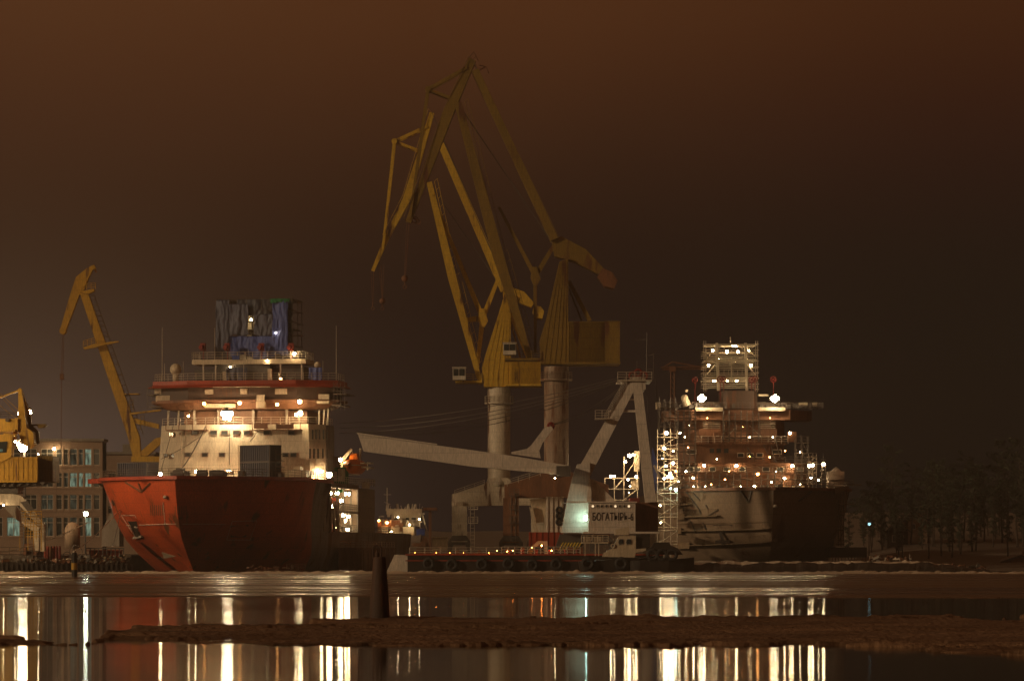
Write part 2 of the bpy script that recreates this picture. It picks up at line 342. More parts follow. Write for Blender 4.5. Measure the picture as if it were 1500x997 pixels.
bp = N('ShaderNodeBump'); bp.inputs['Strength'].default_value = .12; bp.inputs['Distance'].default_value = .03; L(n2.outputs[0], bp.inputs['Height']); L(bp.outputs[0], b.inputs['Normal'])
M['wetice'] = m
def icemat(name, c1, c2, rough):
    m, nt, b = nodes(name); N = nt.nodes.new; L = nt.links.new
    tc = N('ShaderNodeTexCoord'); mp = N('ShaderNodeMapping'); L(tc.outputs['Object'], mp.inputs[0]); mp.inputs['Scale'].default_value = (.16, .8, 1); n1 = N('ShaderNodeTexNoise'); L(mp.outputs[0], n1.inputs['Vector']); n1.inputs['Scale'].default_value = .9; n1.inputs['Detail'].default_value = 9; n1.inputs['Roughness'].default_value = .65
    r = N('ShaderNodeMapRange'); L(n1.outputs[0], r.inputs[0]); r.inputs[1].default_value = .35; r.inputs[2].default_value = .65
    mx = N('ShaderNodeMix'); mx.data_type = 'RGBA'; L(r.outputs[0], mx.inputs[0]); mx.inputs[6].default_value = (*c1,1); mx.inputs[7].default_value = (*c2,1)
    L(mx.outputs[2], b.inputs['Base Color'])
    rr = N('ShaderNodeMapRange'); L(n1.outputs[0], rr.inputs[0]); rr.inputs[1].default_value = .4; rr.inputs[2].default_value = .6; rr.inputs[3].default_value = rough-.2; rr.inputs[4].default_value = rough+.15; L(rr.outputs[0], b.inputs['Roughness'])
    n2 = N('ShaderNodeTexNoise'); L(tc.outputs['Object'], n2.inputs['Vector']); n2.inputs['Scale'].default_value = 4; n2.inputs['Detail'].default_value = 8
    bp = N('ShaderNodeBump'); bp.inputs['Strength'].default_value = .8; bp.inputs['Distance'].default_value = .15; L(n2.outputs[0], bp.inputs['Height']); L(bp.outputs[0], b.inputs['Normal']); return m
M['slush'] = icemat('slush_ice', (.055,.028,.014), (.21,.112,.055), .75)
M['snow'] = icemat('old_snow', (.30,.23,.16), (.62,.50,.38), .8)
M['ground'] = icemat('frozen_ground', (.05,.035,.025), (.15,.11,.08), .85)

def sheet(name, mat, us, ds, h):             # a fan of ground in front of the eye, h(x, d) its height
    g = MB(); nu, nd = len(us), len(ds); vs = []
    for d in ds:
        for u in us: x = u*d; vs.append((x, d, h(x, d)))
    fs = []
    for j in range(nd-1):
        for i in range(nu-1):
            k = j*nu+i; q = (k, k+1, k+1+nu, k+nu)
            if max(vs[t][2] for t in q) > -.03: fs.append(q)
    g.add(vs, fs); return g.build(name, mat, smooth=True)
def lin(a, b, n): return [a+(b-a)*i/(n-1) for i in range(n)]
def dp(py): return CAM_H*FPX/(py-HOR)        # distance of a point on the water at that row

def h_far(x, d):
    n0 = noise2(x, 0, .03, 4)*9 + noise2(x, 5, .25, 3)*1.6
    near = dp(873.5) + n0 - .02*x
    e = min(d-near, 470-d)
    if e < 0: return -.2
    # a long lead of open water in the middle of the sheet
    c = dp(860) + noise2(x, 40, .02, 3)*8 + .03*x; wd = 5.5*(noise2(x, 90, .015, 3)+.12)
    if abs(d-c) < wd: return -.2
    c2 = dp(848) + noise2(x, 240, .02, 3)*10 - .05*x; wd = 9*(noise2(x, 190, .02, 3)-.05)
    if abs(d-c2) < wd: return -.2
    return .05 + .02*noise2(x, d, .3, 3) + .05*max(0, 1-e/2.0)*abs(noise2(x, d, 1.2, 3))
setting(sheet('ice_sheet', M['wetice'], lin(-.22, .22, 420), lin(200, 480, 190), h_far))

def pw(x, pts):
    for (a, ya), (b_, yb) in zip(pts[:-1], pts[1:]):
        if x <= b_: return ya + (yb-ya)*max(0, (x-a))/(b_-a)
    return pts[-1][1]
FAR_E = [(-300,932),(0,934),(60,938),(90,944),(130,943),(165,926),(200,919),(300,920),(420,917),(500,910),(560,906),(700,907),(900,904.5),(1100,905),(1500,905),(1800,905)]
NEAR_E = [(-300,944),(0,943),(60,942),(90,944.5),(130,944),(165,937),(240,941),(420,944),(700,945),(900,946),(1080,945),(1150,944),(1230,945),(1330,949),(1420,957),(1500,961),(1800,963)]
def h_near(x, d):
    px = 750 + x*FPX/d
    jag = noise2(x, d, .35, 4)*3.5 + noise2(x, d, 1.3, 3)*1.2
    df = dp(pw(px, FAR_E)) + jag; dn = dp(pw(px, NEAR_E)) + jag*.5
    e = min(d-dn, df-d)
    if e < 0: return -.2
    r = 1-abs(noise2(x, d, .45, 5))*2.0
    blk = max(0, noise.cell(Vector((x*1.1, d*.45, 0)))-.45)
    edge = min(1, e/1.5)
    s_ = noise.fractal(Vector((x*.05, d*.45, 2.2)), 1.0, 2.0, 4)
    h = .03 + .05*edge + .22*max(0, r-.6)*edge*max(.3, 1-e/10) + .12*s_ + .085*noise2(x*.7, d, 1.0, 5)*max(.5, 1-e/6)
    if noise2(x, d*2.5, .10, 4) < -.43: h = -.05    # melt pools
    if px > 1150 and px < 1385: h -= max(0, 1-abs(d-dp(942.5))/.9)*.2   # a dark crack near the edge
    return h
setting(sheet('ice_floe', M['slush'], lin(-.19, .19, 620), lin(94, 158, 260), h_near))

g = MB(); us = lin(-.2, .2, 900); rows = lin(436, 446, 9); vs = []; fs = []
for j, d in enumerate(rows):
    for u in us:
        x = u*d; t = 1-abs(j-4.5)/4.5
        dd = d + noise2(x, 0, .05, 3)*3
        vs.append((x, dd, -.05 + t*(.34 + .28*noise2(x, d, .9, 4) + .12*noise2(x, d, .15, 2))))
for j in range(8):
    for i in range(len(us)-1): k = j*len(us)+i; fs.append((k, k+1, k+1+len(us), k+len(us)))
g.add(vs, fs); setting(g.build('ice_ridge', M['snow'], smooth=True))

# quays and land
g = MB()
g.deck([(-400,436),(-80.5,436),(-80.5,474),(-66.5,474),(-65.2,500),(-63.6,523),(-58.6,548),(-55,570),(-44,640),(-44,900),(-400,900)], -1, 2.3)
setting(g.build('left_quay', M['ground']))
g = MB(); g.deck([(-15,531),(14,531),(14,690),(-15,690)], -1, 2.4); setting(g.build('crane_pier', M['ground']))
def h_land(x, d):
    k = max(0, min(1, (d-640)/120)); bank = max(0, min(1, (x-52)/22))*max(0, min(1, (d-505)/30))
    lo = 1.6*k + 7*max(0, min(1, (d-800)/190))**1.5 + bank*(1.0 + min(4.5, max(0, d-560)*.04))
    return -.2 if k <= 0 and bank <= 0 else lo + .4*noise2(x, d, .06, 4)*max(k, bank)
g = MB(); us = lin(-.9, .9, 260); ds = [500+ i/60*495 for i in range(61)]; vs = [(u*d, d, h_land(u*d, d)) for d in ds for u in us]
fs = [(j*260+i, j*260+i+1, (j+1)*260+i+1, (j+1)*260+i) for j in range(60) for i in range(259)]
fs = [f for f in fs if max(vs[i][2] for i in f) > -.15]
g.add(vs, fs); setting(g.build('shore_ground', M['ground'], smooth=True))

# low snow-topped breakwater before the grey ship, ragged at its right end
g = MB(); xs = lin(19, 66, 140); prof = [(470.5,-.3),(471.5,.7),(472.5,1.25),(476,1.4),(482,1.45),(484,-.3)]; vs = []
for x in xs:
    k = max(0, min(1, (67-x)/9)); 
    for (d, z) in prof:
        vs.append((x, d+noise2(x, d, .2)*.7, z*(.25+.75*k) + (noise2(x, d, .7, 4)*.30 if z > 0 else 0)))
n = len(prof); fs = [(i*n+j, (i+1)*n+j, (i+1)*n+j+1, i*n+j+1) for i in range(139) for j in range(n-1)]
g.add(vs, fs, 0)
for i, f in enumerate(fs):
    if i % (n-1) in (2, 3): g.m[i] = 1
setting(g.build('breakwater', [M['black'], M['snow']]))
# ---------------------------------------------------------------- hull maker
def curve(t, Lb, B, p): return B*(1-(1-min(max(t, 0)/Lb, 1))**p)
def hull(F, zs, ss, Bs, Ls, p, length, mats, parent, name, aft_from, z_aft, tail=18, cap=1):
    """both sides of a bluff bow by levels, deck and transom; aft of aft_from the sides stop at z_aft"""
    g = MB(F.M); ts = [0, .15, .5, 1.1, 2, 3.2, 5, 7, 9.5, 12.5, 16, 20, 25, 30, 36, 44, 54, 66, 78, 88, 96]
    aa = sorted(set([t for t in ts if t < aft_from] + [aft_from] + [t for t in ts if t > aft_from and t < length] + [length]))
    def pt(j, a, sgn):
        t = a; y = ss[j] + a*(1-ss[j]/length); b_ = curve(t*(1-ss[j]/length), Ls[j], Bs[j], p)
        if a > length-tail: b_ *= 1-.18*((a-length+tail)/tail)**2
        return (sgn*b_, y, zs[j])
    n = len(zs)
    for sgn in (-1, 1):
        vs = [pt(j, a, sgn) for a in aa for j in range(n)]; fs = []
        for i in range(len(aa)-1):
            for j in range(n-1):
                if aa[i] >= aft_from and zs[j] >= z_aft-.01: continue
                q = (i*n+j, (i+1)*n+j, (i+1)*n+j+1, i*n+j+1); q = q if sgn > 0 else q[::-1]
                g.add([vs[k] for k in q], [(0,1,2,3)], 1 if aa[i] >= cap else 0)
    # decks and bulkheads
    def deckline(z, a0, a1):
        j = zs.index(z); pts = [a for a in aa if a0 <= a <= a1]
        return [pt(j, a, -1) for a in pts] + [pt(j, a, 1) for a in reversed(pts)]
    d = deckline(zs[-1], 0, aft_from)[1:]; g.add([(x, y, z-.02) for x, y, z in d], [tuple(range(len(d)))[::-1]], 2)
    if aft_from < length:
        d = deckline(z_aft, aft_from, length); g.add(d, [tuple(range(len(d)))[::-1]], 2)
        j = n-1; k = zs.index(z_aft); g.add([pt(k, aft_from, -1), pt(k, aft_from, 1), pt(j, aft_from, 1), pt(j, aft_from, -1)], [(0,1,2,3)], 1)
    k = zs.index(z_aft) if aft_from < length else n-1
    g.add([pt(0, length, -1), pt(0, length, 1), pt(k, length, 1), pt(k, length, -1)], [(0,1,2,3)], 1)
    # weld vertices so the plating shades as one skin
    o = g.build(name, mats, parent)
    import bmesh
    bm = bmesh.new(); bm.from_mesh(o.data); bmesh.ops.remove_doubles(bm, verts=bm.verts, dist=.001)
    for f in bm.faces: f.smooth = f.material_index != 2
    for e in bm.edges:
        if len(e.link_faces) == 2 and e.calc_face_angle(0) > R(32): e.smooth = False
    bm.to_mesh(o.data); bm.free()
    bv = BVHTree.FromPolygons([o.matrix_basis @ v.co + ORIGIN[o.name] for v in o.data.vertices], [p_.vertices[:] for p_ in o.data.polygons])
    return o, bv
def hit(bv, px, py, off=.06):
    d = Vector(((px-750)/FPX, 1, (HOR-py)/FPX)).normalized(); e = Vector((0,0,CAM_H))
    h = bv.ray_cast(e, d)
    if h[0] is None: return None
    nrm = h[1] if h[1].dot(d) < 0 else -h[1]
    return h[0] + nrm*off
def decal(bv, pix, mat, parent, name, off=.05, label=None):   # plate or paint laid on the shell
    g = MB(); pts = [hit(bv, x, y, off) for x, y in pix]
    if any(p is None for p in pts): return None
    back = [hit(bv, x, y, .004) for x, y in pix]; n = len(pts)
    g.add(pts+back, [tuple(range(n))] + [(k, n+k, n+(k+1) % n, (k+1) % n) for k in range(n)])
    return g.build(name, mat, parent, label=label)
def stripe(g, bv, a, b_, r=.05, k=8):
    g.cut()
    pts = [hit(bv, a[0]+(b_[0]-a[0])*i/k, a[1]+(b_[1]-a[1])*i/k, .03) for i in range(k+1)]
    pts = [p for p in pts if p is not None]
    if len(pts) > 1: g.path(pts, r, 4)

# ---------------------------------------------------------------- red icebreaker
F1 = Frame(-49.4, 500, 9)
ship = thing('icebreaker', 'red hulled icebreaker under construction with cream deckhouse, seen bow first', 'ship', F1.o)
ho, bv1 = hull(F1, [-2.5, 0, 2.4, 4.6, 6, 8, 11, 13.7], [16, 11, 7.2, 4.2, 3.0, 1.8, .7, 0], [11.5, 13.6, 14.1, 14.3, 14.4, 14.6, 15.1, 15.8],
               [44, 36, 29, 24, 22, 20, 19, 18], 2.1, 124, [M['red'], M['primer'], M['steel']], ship, 'hull', 36, 6, cap=25)
A = F1.at
# deck edge: wide red rim, the mooring platform hanging out over the starboard bow
g = MB(F1.M)
rim = [(sg*(curve(a, 18, 15.8, 2.1)+.35), a-.35) for a in (0, .5, 1.1, 2, 3.2, 5, 7, 9.5, 12.5, 16, 20, 25, 36) for sg in (1,)]
poly = [(-x, y) for x, y in rim[1:]][::-1] + rim
g.deck(poly, 13.45, 13.95)
l0 = A(135, 706, 21).x; l1 = A(190, 704, 13).x
g.deck([(l0, 20), (l0+.3, 17.5), (l1, 9), (-13.5, 12), (-15.2, 20)], 13.2, 13.9)
g.build('deck_rim', M['redtrim'], ship)
g = MB(F1.M)                                  # brackets below the platform
for px in (158, 172, 186):
    p = A(px-14, 708, 19); q = A(px+12, 722, 18); g.beam(p, q, .25, .25)
g.build_each('platform_bracket', M['rust'], ship)
g = MB()                                      # dark bars that draw the V-shaped shadow under the rim
for a_, b_ in (((184,706),(207,720)),((207,720),(220,707)),((203,707),(207,718))): stripe(g, bv1, a_, b_, .16, 6)
g.build_each('shadow_and_mark_bar', M['rust'], ship)
# stem light dome, anchor pocket, painted frame and lettering area
p = hit(bv1, 244, 727, .25); g = MB(); g.ball(p, .36, 12, 8, sz=.75); g.tube(p, p+Vector((.1,.6,0)), .18); g.build('bow_dome', M['railp'], ship, smooth=True)
g = MB()
for a_, b_ in (((178,754.5),(198,754.5)),((178,754.5),(198,785)),((204,768.5),(247,767)),((187,762),(198,784)),((185,769),(192,769)),((189,773),(193,773)),((239,735),(242,767)),((198,754.5),(200,759))): stripe(g, bv1, a_, b_, .05, 8)
for a_, b_ in (((340,763),(376,762)),((332,790),(368,790)),((340,763),(332,790)),((376,762),(366,790)),((247,767),(330,767))): stripe(g, bv1, a_, b_, .03, 8)
g.build_each('painted_line', M['winframe'], ship)
decal(bv1, [(188,763),(200,763),(204,775),(206,782),(198,786),(194,775)], M['black'], ship, 'anchor_pocket', .04)
decal(bv1, [(337,770),(364,768),(360,786),(338,786)], M['black'], ship, 'anchor_pocket', .04)
g = MB(); p = hit(bv1, 200, 771, .1); q = hit(bv1, 203, 783, .25)
g.beam(p, q, .55, .35); g.beam(hit(bv1,197,786,.2), hit(bv1,209,784,.2), .35, .3); g.build('anchor', M['concrete'], ship)
decal(bv1, [(164,731),(168,737),(167,741),(163,735)], M['black'], ship, 'hawse_port')
for i in range(7):
    x = 220+i*2.9
    decal(bv1, [(x,739+i%2),(x+1.2,739),(x+1.7,754+i%3),(x+.5,755)], M['rust'], ship, 'bow_letter', .02)
for i in range(6):
    x = 256+i*3.2
    decal(bv1, [(x,741),(x+1.1,741),(x+1.4,753+i%2),(x+.3,754)], M['rust'], ship, 'bow_letter', .02)
decal(bv1, [(229,817),(238,808),(249,812),(258,814),(244,817)], M['cream'], ship, 'scraped_patch', .02)
# white deckhouse
g = MB(F1.M)
z0 = 13.7; z1 = A(300, 622, 35).z
xl = A(268, 690, 33).x; xr = A(455, 690, 33).x; xc = A(231, 690, 37.5).x
base = [(xc, 37.5), (xl, 33), (xr, 33), (xr+1.5, 36.5), (xr+1.5, 43.5), (xc, 43.5)]
top = [(xc+.5, 38), (xl+.2, 34), (xr-.6, 34), (xr+1.5, 37), (xr+1.5, 43.2), (xc+.5, 43.2)]
g.deck(base, z0, z1, top=top); 
ho = g.build('deckhouse', M['white'], ship)
def window(F, parent, x0, y0, x1, y1, a, frame='winframe', pane='glass', fr=.09):
    p = F.at(x0, y1, a); q = F.at(x1, y0, a); g = MB(F.M)
    g.box(p.x, q.x, a-.10, a+.25, p.z, p.z+fr); g.box(p.x, q.x, a-.10, a+.25, q.z-fr, q.z)
    g.box(p.x, p.x+fr, a-.10, a+.25, p.z+fr, q.z-fr); g.box(q.x-fr, q.x, a-.10, a+.25, p.z+fr, q.z-fr)
    o = g.build('window', M[frame], parent)
    g = MB(F.M); g.box(p.x+fr, q.x-fr, a-.03, a+.2, p.z+fr, q.z-fr); g.build('pane', M[pane], o)
    return o
for x in (285, 313, 329, 346, 362, 391, 427): window(F1, ship, x-5, 630, x+5, 637, 33.68, 'primer')
for x in (275, 300, 325, 418, 430): window(F1, ship, x-4.5, 662.5, x+4.5, 669, 33.28, 'primer')
for x, y in ((251,636),(243,667),(254,667)): window(F1, ship, x-4, y-3.5, x+3.5, y+3, 35.3, 'cream')
# the grey port side: window slots
g = MB(F1.M)
for y0, xs in ((636, (457,462,467,473,478)), (664, (453,459,465,472,478))):
    for x in xs:
        p = F1.side(x, y0, xr+1.5); g.box(xr+1.55, xr+1.68, p.y-.28, p.y+.28, p.z-.75, p.z+.75)
g.build_each('side_window', M['glass'], ship)
g = MB(F1.M); g.box(xr+1.5, xr+1.6, 37.1, 43.1, 13.72, z1); g.build('side_plating', M['primer'], ship)
g = MB(F1.M); g.box(-9, 10.6, 43.6, 62, 13.7, A(480,640,55).z); g.box(-9, 10.2, 62, 70, 13.7, A(480,668,65).z)
g.build('aft_house', M['primer'], ship)
# deck behind the bridge front, catwalks with hanging boards
g = MB(F1.M)
g.rail([(xc+.6, 38.2, z1), (xl+.3, 34.2, z1), (xr-.6, 34.2, z1), (xr+1.3, 37, z1), (xr+1.3, 43, z1)], 1.1, 1.5, .045); g.build('railing', M['railp'], ship)
g = MB(F1.M); g.fbox(F1, 243, 629, 302, 630.5, 32.4, 34); g.fbox(F1, 370, 628.5, 440, 630, 32.4, 34)
for x in (243, 262, 282, 302, 370, 388, 405, 422, 440): g.beam(A(x, 618, 32.6), A(x, 630, 32.6), .10, .10)
g.fbox(F1, 372, 620, 392, 627.5, 32.5, 32.7); g.fbox(F1, 405, 621, 430, 628, 32.5, 32.7); g.build('hanging_catwalk', M['rust'], ship)
g = MB(F1.M)
g.sag(A(301,624,33.0), A(264,689,32.3), .5, .09, 12); g.cut(); g.sag(A(254,622,34), A(236,688,35), .1, .05, 8); g.cut(); g.sag(A(292,640,33.2), A(236,672,34), .2, .045, 8); g.cut(); g.sag(A(336,630,33.2), A(336,680,32.6), 0, .05, 3); g.cut(); g.sag(A(377,632,33), A(366,646,32), .1, .06, 4)
g.build_each('hose', M['steel'], ship)
g = MB(F1.M)
for x, y0, y1 in ((266,628,690),(349,652,690),(408,640,690),(445,630,690)): g.tube(A(x,y1,32.95), A(x,y0,33.5), .06, n=5)
g.build_each('drain_pipe', M['cream'], ship)
# block between deckhouse and bridge
g = MB(F1.M); g.fbox(F1, 270, 601, 450, 623, 38, 52); g.build('bridge_trunk', M['brown'], ship)
g = MB(F1.M)
for x in (247, 262, 279, 468, 475, 481): g.beam(A(x, 598, 39), A(x-1, 624, 39), .28, .28)
for x in (285, 320, 371, 420): g.beam(A(x, 600, 37.4), A(x, 622, 37.4), .35, .3)
g.build_each('bridge_strut', M['railp'], ship)
# bridge with wings
g = MB(F1.M)
zb = A(360, 600, 38).z; zt = A(360, 567, 38).z
wl = A(222, 580, 38).x; wr = A(497, 580, 38).x
zm = A(360, 590, 38).z
g.deck([(wl+2.5, 38.5), (wl+6, 36.2), (wr-6, 36.2), (wr-2.5, 38.5), (wr-2.5, 44), (wl+2.5, 44)], zb, zm, top=[(wl, 38), (wl+6, 35.4), (wr-6, 35.4), (wr, 38), (wr, 44.5), (wl, 44.5)])
g.deck([(wl, 38), (wl+6, 35.4), (wr-6, 35.4), (wr, 38), (wr, 44.5), (wl, 44.5)], zm, A(360,586,38).z)
bridge = g.build('bridge', M['brown'], ship)
g = MB(F1.M); g.deck([(wl+.8, 38.6), (wl+6.4, 36.2), (wr-6.4, 36.2), (wr-.8, 38.6), (wr-.8, 44), (wl+.8, 44)], A(360,586,38).z, zt)
g.build('wheelhouse', M['darkprimer'], ship)
g = MB(F1.M)
for x0, x1, y0, y1 in ((226,247,567,577),(249,264,567.5,576),(267,281,567.5,575),(449,462,566,575),(463,478,568,577),(228,249,579,588),(251,265,579,587),(449,463,577,587),(464,482,577,588),(352,362,569,577),(376,387,578,588),(300,312,570,577),(403,420,569,577)):
    a_ = 38.35 if (x0 < 282 or x1 > 445) else 35.9
    if 588 <= y1 or y0 >= 577: a_ -= .75
    g.fbox(F1, x0, y0, x1, y1, a_-.05, a_+.6)
g.build_each('window_board', M['cream'], ship)
g = MB(F1.M); g.fbox(F1, 300, 591, 345, 597, 35.0, 35.6); g.fbox(F1, 375, 588, 388, 597, 34.8, 35.6); g.fbox(F1, 464, 587, 482, 591, 36.4, 37); g.build_each('bridge_board', M['cream'], ship)
g = MB(F1.M)
zr = A(360, 558, 38).z
g.deck([(wl-.6, 37.6), (wl+6, 34.8), (wr-6, 34.8), (wr+.6, 37.6), (wr+.6, 45), (wl-.6, 45)], zt-.1, zt+.35, top=[(wl+.2, 38), (wl+6.4, 35.4), (wr-6.4, 35.4), (wr-.2, 38), (wr-.2, 45), (wl+.2, 45)])
g.deck([(wl+.2, 38), (wl+6.4, 35.4), (wr-6.4, 35.4), (wr-.2, 38), (wr-.2, 45), (wl+.2, 45)], zt+.35, zr)
g.build('bridge_roof', M['redtrim'], ship)
g = MB(F1.M); g.fbox(F1, 312, 565.5, 395, 567.2, 34.6, 35); g.build('roof_strip', M['white'], ship)
g = MB(F1.M); g.rail([(wl+.5, 44, zr), (wl+.5, 38.2, zr), (wl+6.5, 35.6, zr), (wr-6.5, 35.6, zr), (wr-.5, 38.2, zr), (wr-.5, 44, zr)], 1.15, 1.3, .04); g.build('roof_railing', M['railp'], ship)
g = MB(F1.M)                                   # catwalk round the wings
g.fbox(F1, 214, 577.5, 226, 579, 37, 44); g.fbox(F1, 488, 576, 507, 577.5, 37, 44); g.fbox(F1, 219, 595, 235, 596.5, 37, 44); g.fbox(F1, 485, 592, 500, 594, 37, 44)
for x in (216, 222, 489, 494, 499, 505): g.beam(A(x, 560, 37.2), A(x, 600, 37.2), .07, .07)
for y in (566, 572, 586): g.beam(A(486, y, 37.1), A(506, y+1, 37.1), .07, .07); g.beam(A(214, y+4, 37.1), A(226, y+4, 37.1), .07, .07)
g.build('wing_catwalk', M['rail_d'], ship)
# monkey island: dark lockers, cloth bundle, pillars, upper platform
g = MB(F1.M); g.fbox(F1, 318, 533, 395, 557, 39.5, 44); g.fbox(F1, 400, 537, 445, 557, 40.5, 44); g.fbox(F1, 285, 541, 318, 557, 41, 44); g.build('top_house', M['steel'], ship)
g = MB(F1.M); g.fbox(F1, 326, 544, 334, 557, 38.8, 39.4); g.fbox(F1, 392, 540, 398, 556, 38.8, 39.4); g.fbox(F1, 408, 547, 411, 557, 38.8, 39.2); g.fbox(F1, 409, 553, 413, 557, 38.6, 39); g.build_each('locker', M['cream'], ship)
g = MB(F1.M)
for x in (298, 316, 411, 442): g.beam(A(x, 533, 39), A(x, 558, 39), .22, .22)
g.build_each('pillar', M['railp'], ship)
zp = A(360, 533, 39).z; pl = A(281, 530, 39).x; pr = A(448, 530, 39).x
g = MB(F1.M); g.box(pl, pr, 39, 45, zp, zp+.75); g.build('upper_platform', M['cream'], ship)
g = MB(F1.M); g.rail([(pl, 44.5, zp+.75), (pl, 39.1, zp+.75), (pr, 39.1, zp+.75), (pr, 44.5, zp+.75)], 1.15, 1.2, .045); g.build('platform_railing', M['railp'], ship)
for x in (298, 333.5, 383.5, 427):              # swivel searchlights, red covers
    g = MB(F1.M); p = A(x, 509, 40); g.tube(A(x, 526, 40), p, .10); g.box(p.x-.45, p.x+.35, 39.6, 40.4, p.z-.5, p.z+.7); g.tube((p.x-.2, 39.5, p.z), (p.x-.2, 38.9, p.z), .42, .34, 10)
    g.build('searchlight', M['redsig'], ship)
g = MB(F1.M)
for x, y0, y1, a_ in ((237.5,480,557,39),(241,532,557,41),(268.5,529,557,40),(492.5,477,557,39),(473,528,557,40),(314.5,480,526,41),(357,525,557,38.5)): g.tube(A(x, y1, a_), A(x, y0, a_), .07, .035, 5)
g.build_each('antenna', M['railp'], ship)
for x, y, r_, mt in ((257.5,541,.95,'cream'),(465,534.5,.55,'cream')):
    g = MB(F1.M); p = A(x, y, 40); g.ball(p, r_, 12, 8); g.tube(p-Vector((0,0,r_*.7)), p-Vector((0,0,r_+1.4)), r_*.55, r_*.5, 8); g.build('radome', M[mt], ship, smooth=True)
# forecastle: rails, winch gear, hatches
g = MB(F1.M)
lf = [(-curve(a, 18, 15.6, 2.1), a, 13.95) for a in (33, 25, 20, 16, 11, 7, 4, 2, .6)] + [(curve(a, 18, 15.6, 2.1), a, 13.95) for a in (.6, 2, 4, 7, 11, 16, 20, 25, 33)]
g.rail(lf, 1.1, 1.7, .035); g.build('forecastle_railing', M['rail_d'], ship)
g = MB(F1.M)
for x, wd, h in ((252,5,6),(262,9,12),(272,5,8),(293,8,7),(312,11,9),(325,7,6),(352,7,8),(410,5,4)):
    g.fbox(F1, x-wd/2, 697-h, x+wd/2, 698, 14+(x%5), 16+(x%5))
for x in (262, 296, 320): p = A(x, 693, 13); g.tube(p-Vector((.8,0,0)), p+Vector((.8,0,0)), .55, n=12)
g.build_each('anchor_winch', M['steel'], ship)
g = MB(F1.M); g.fbox(F1, 306, 690, 340, 695, 24, 25); g.fbox(F1, 424, 688, 448, 698, 24, 30); g.fbox(F1, 431, 683, 440, 689, 26, 28); g.build_each('deck_hatch', M['cream'], ship)
# hull port side abaft: open working galleries
def sd_(px, py, l): return F1.side(px, py, l)
gl = 14.6
zA = 6.0; zB = 9.35; zC = 12.95
a0 = sd_(483, 740, gl).y; a1 = sd_(524, 740, gl).y; a2 = sd_(549, 740, gl).y
g = MB(F1.M)
g.box(-13.5, gl, 36, a0, zA, 13.7, 0)                              # solid side forward of the openings
g.box(-13.5, gl, a1, a2, zA, A(540,716,70).z, 0)                   # grey block aft of them
g.box(-13.5, 9.2, a0, a1, zA, 13.7, 0)
for k, a_ in enumerate((39.5, 42.3, 45)): g.box(gl, gl+.35, a_, a_+.9, zA, 11.2-k*.3, 0)
g.build('side_block', M['hullgrey'], ship)
g = MB(F1.M); g.box(9.15, 9.3, a0, a1, zA, zC); g.build('gallery_wall', M['white'], ship)
g = MB(F1.M); g.box(9.2, gl+.2, a0, a1, zB-.35, zB); g.box(9.2, gl+.2, a0, a1, zC, 13.7); g.box(9.2, gl, a0, a1, zA-.2, zA); g.build('gallery_deck', M['primer'], ship)
g = MB(F1.M)
for a_ in lin(a0+.1, a1-.1, 5): g.box(gl-.15, gl+.1, a_-.12, a_+.12, zA, zC)
g.rail([(gl, a0, zB), (gl, a1, zB)], 1.1, 1.4, .05); g.rail([(gl, a0, zA), (gl, a1, zA)], 1.1, 1.4, .05)
g.beam((gl-.3, a0+9, zB), (gl-.3, a0+13, zC), .15, .15); g.build('gallery_rail', M['steel'], ship)
g = MB(F1.M)
for a_, wd, h, z_ in ((a0+2,2.2,1.8,zA),(a0+7,3,2.2,zA),(a0+14,2,1.4,zA),(a0+3,2,2,zB),(a0+11,3,1.7,zB),(a0+17,1.5,2.2,zB)): g.box(10.5, 12, a_, a_+wd, z_, z_+h)
g.build_each('gallery_machine', M['redtrim'], ship)
# upper deck above the galleries
g = MB(F1.M); g.rail([(gl, 37, 13.75), (gl, a2-.2, 13.75)], 1.1, 1.6, .05); g.rail([(gl, a2, 13.7), (4, a2, 13.7)], 1.1, 1.6, .05); g.build('upper_railing', M['railp'], ship)
g = MB(F1.M)
for px0, px1, y0, y1, a_ in ((468,480,682,703,45),(484,490,690,704,50),(495,502,686,704,54),(530,538,706,715,66)): g.fbox(F1, px0, y0, px1, y1, a_, a_+2)
g.build_each('deck_machinery', M['cream'], ship)
# boat davit
g = MB(F1.M); a_ = 60
g.pole = None
for da in (0, 2.4):
    g.beam(A(509, 704, a_+da), A(500, 672, a_+da), .55, .4, .8); g.beam(A(500, 676, a_+da), A(515, 657, a_+da), .7, .4, .45); g.tube(A(515, 657, a_+da), A(517.5, 668, a_+da), .06)
    g.beam(A(527, 676, a_+da+1), A(528, 656, a_+da+1), .35, .3)
    g.beam(A(509, 704, a_+da), A(509, 716, a_+da), .5, .5)
g.beam(A(508, 697, a_), A(508, 697, a_+2.4), .25, .25)
g.build('boat_davit', M['white'], ship)
g = MB(F1.M)
for x, y in ((531,678),(539,678),(533,684),(540,685)): g.box(A(x,y,58).x-.3, A(x,y,58).x+.5, 57.5, 60, A(x,y,58).z-.12, A(x,y,58).z+.1)
g.beam(A(538.5,676,58), A(538.5,688,58), .2, .2); g.build('boarding_frame', M['white'], ship)
# stern deck clutter, low bulwark
g = MB(F1.M); g.rail([(13.6, a2+.5, 6), (12.6, 100, 6), (11.2, 107, 6)], 1.0, 2, .05); g.build('stern_railing', M['rail_d'], ship)
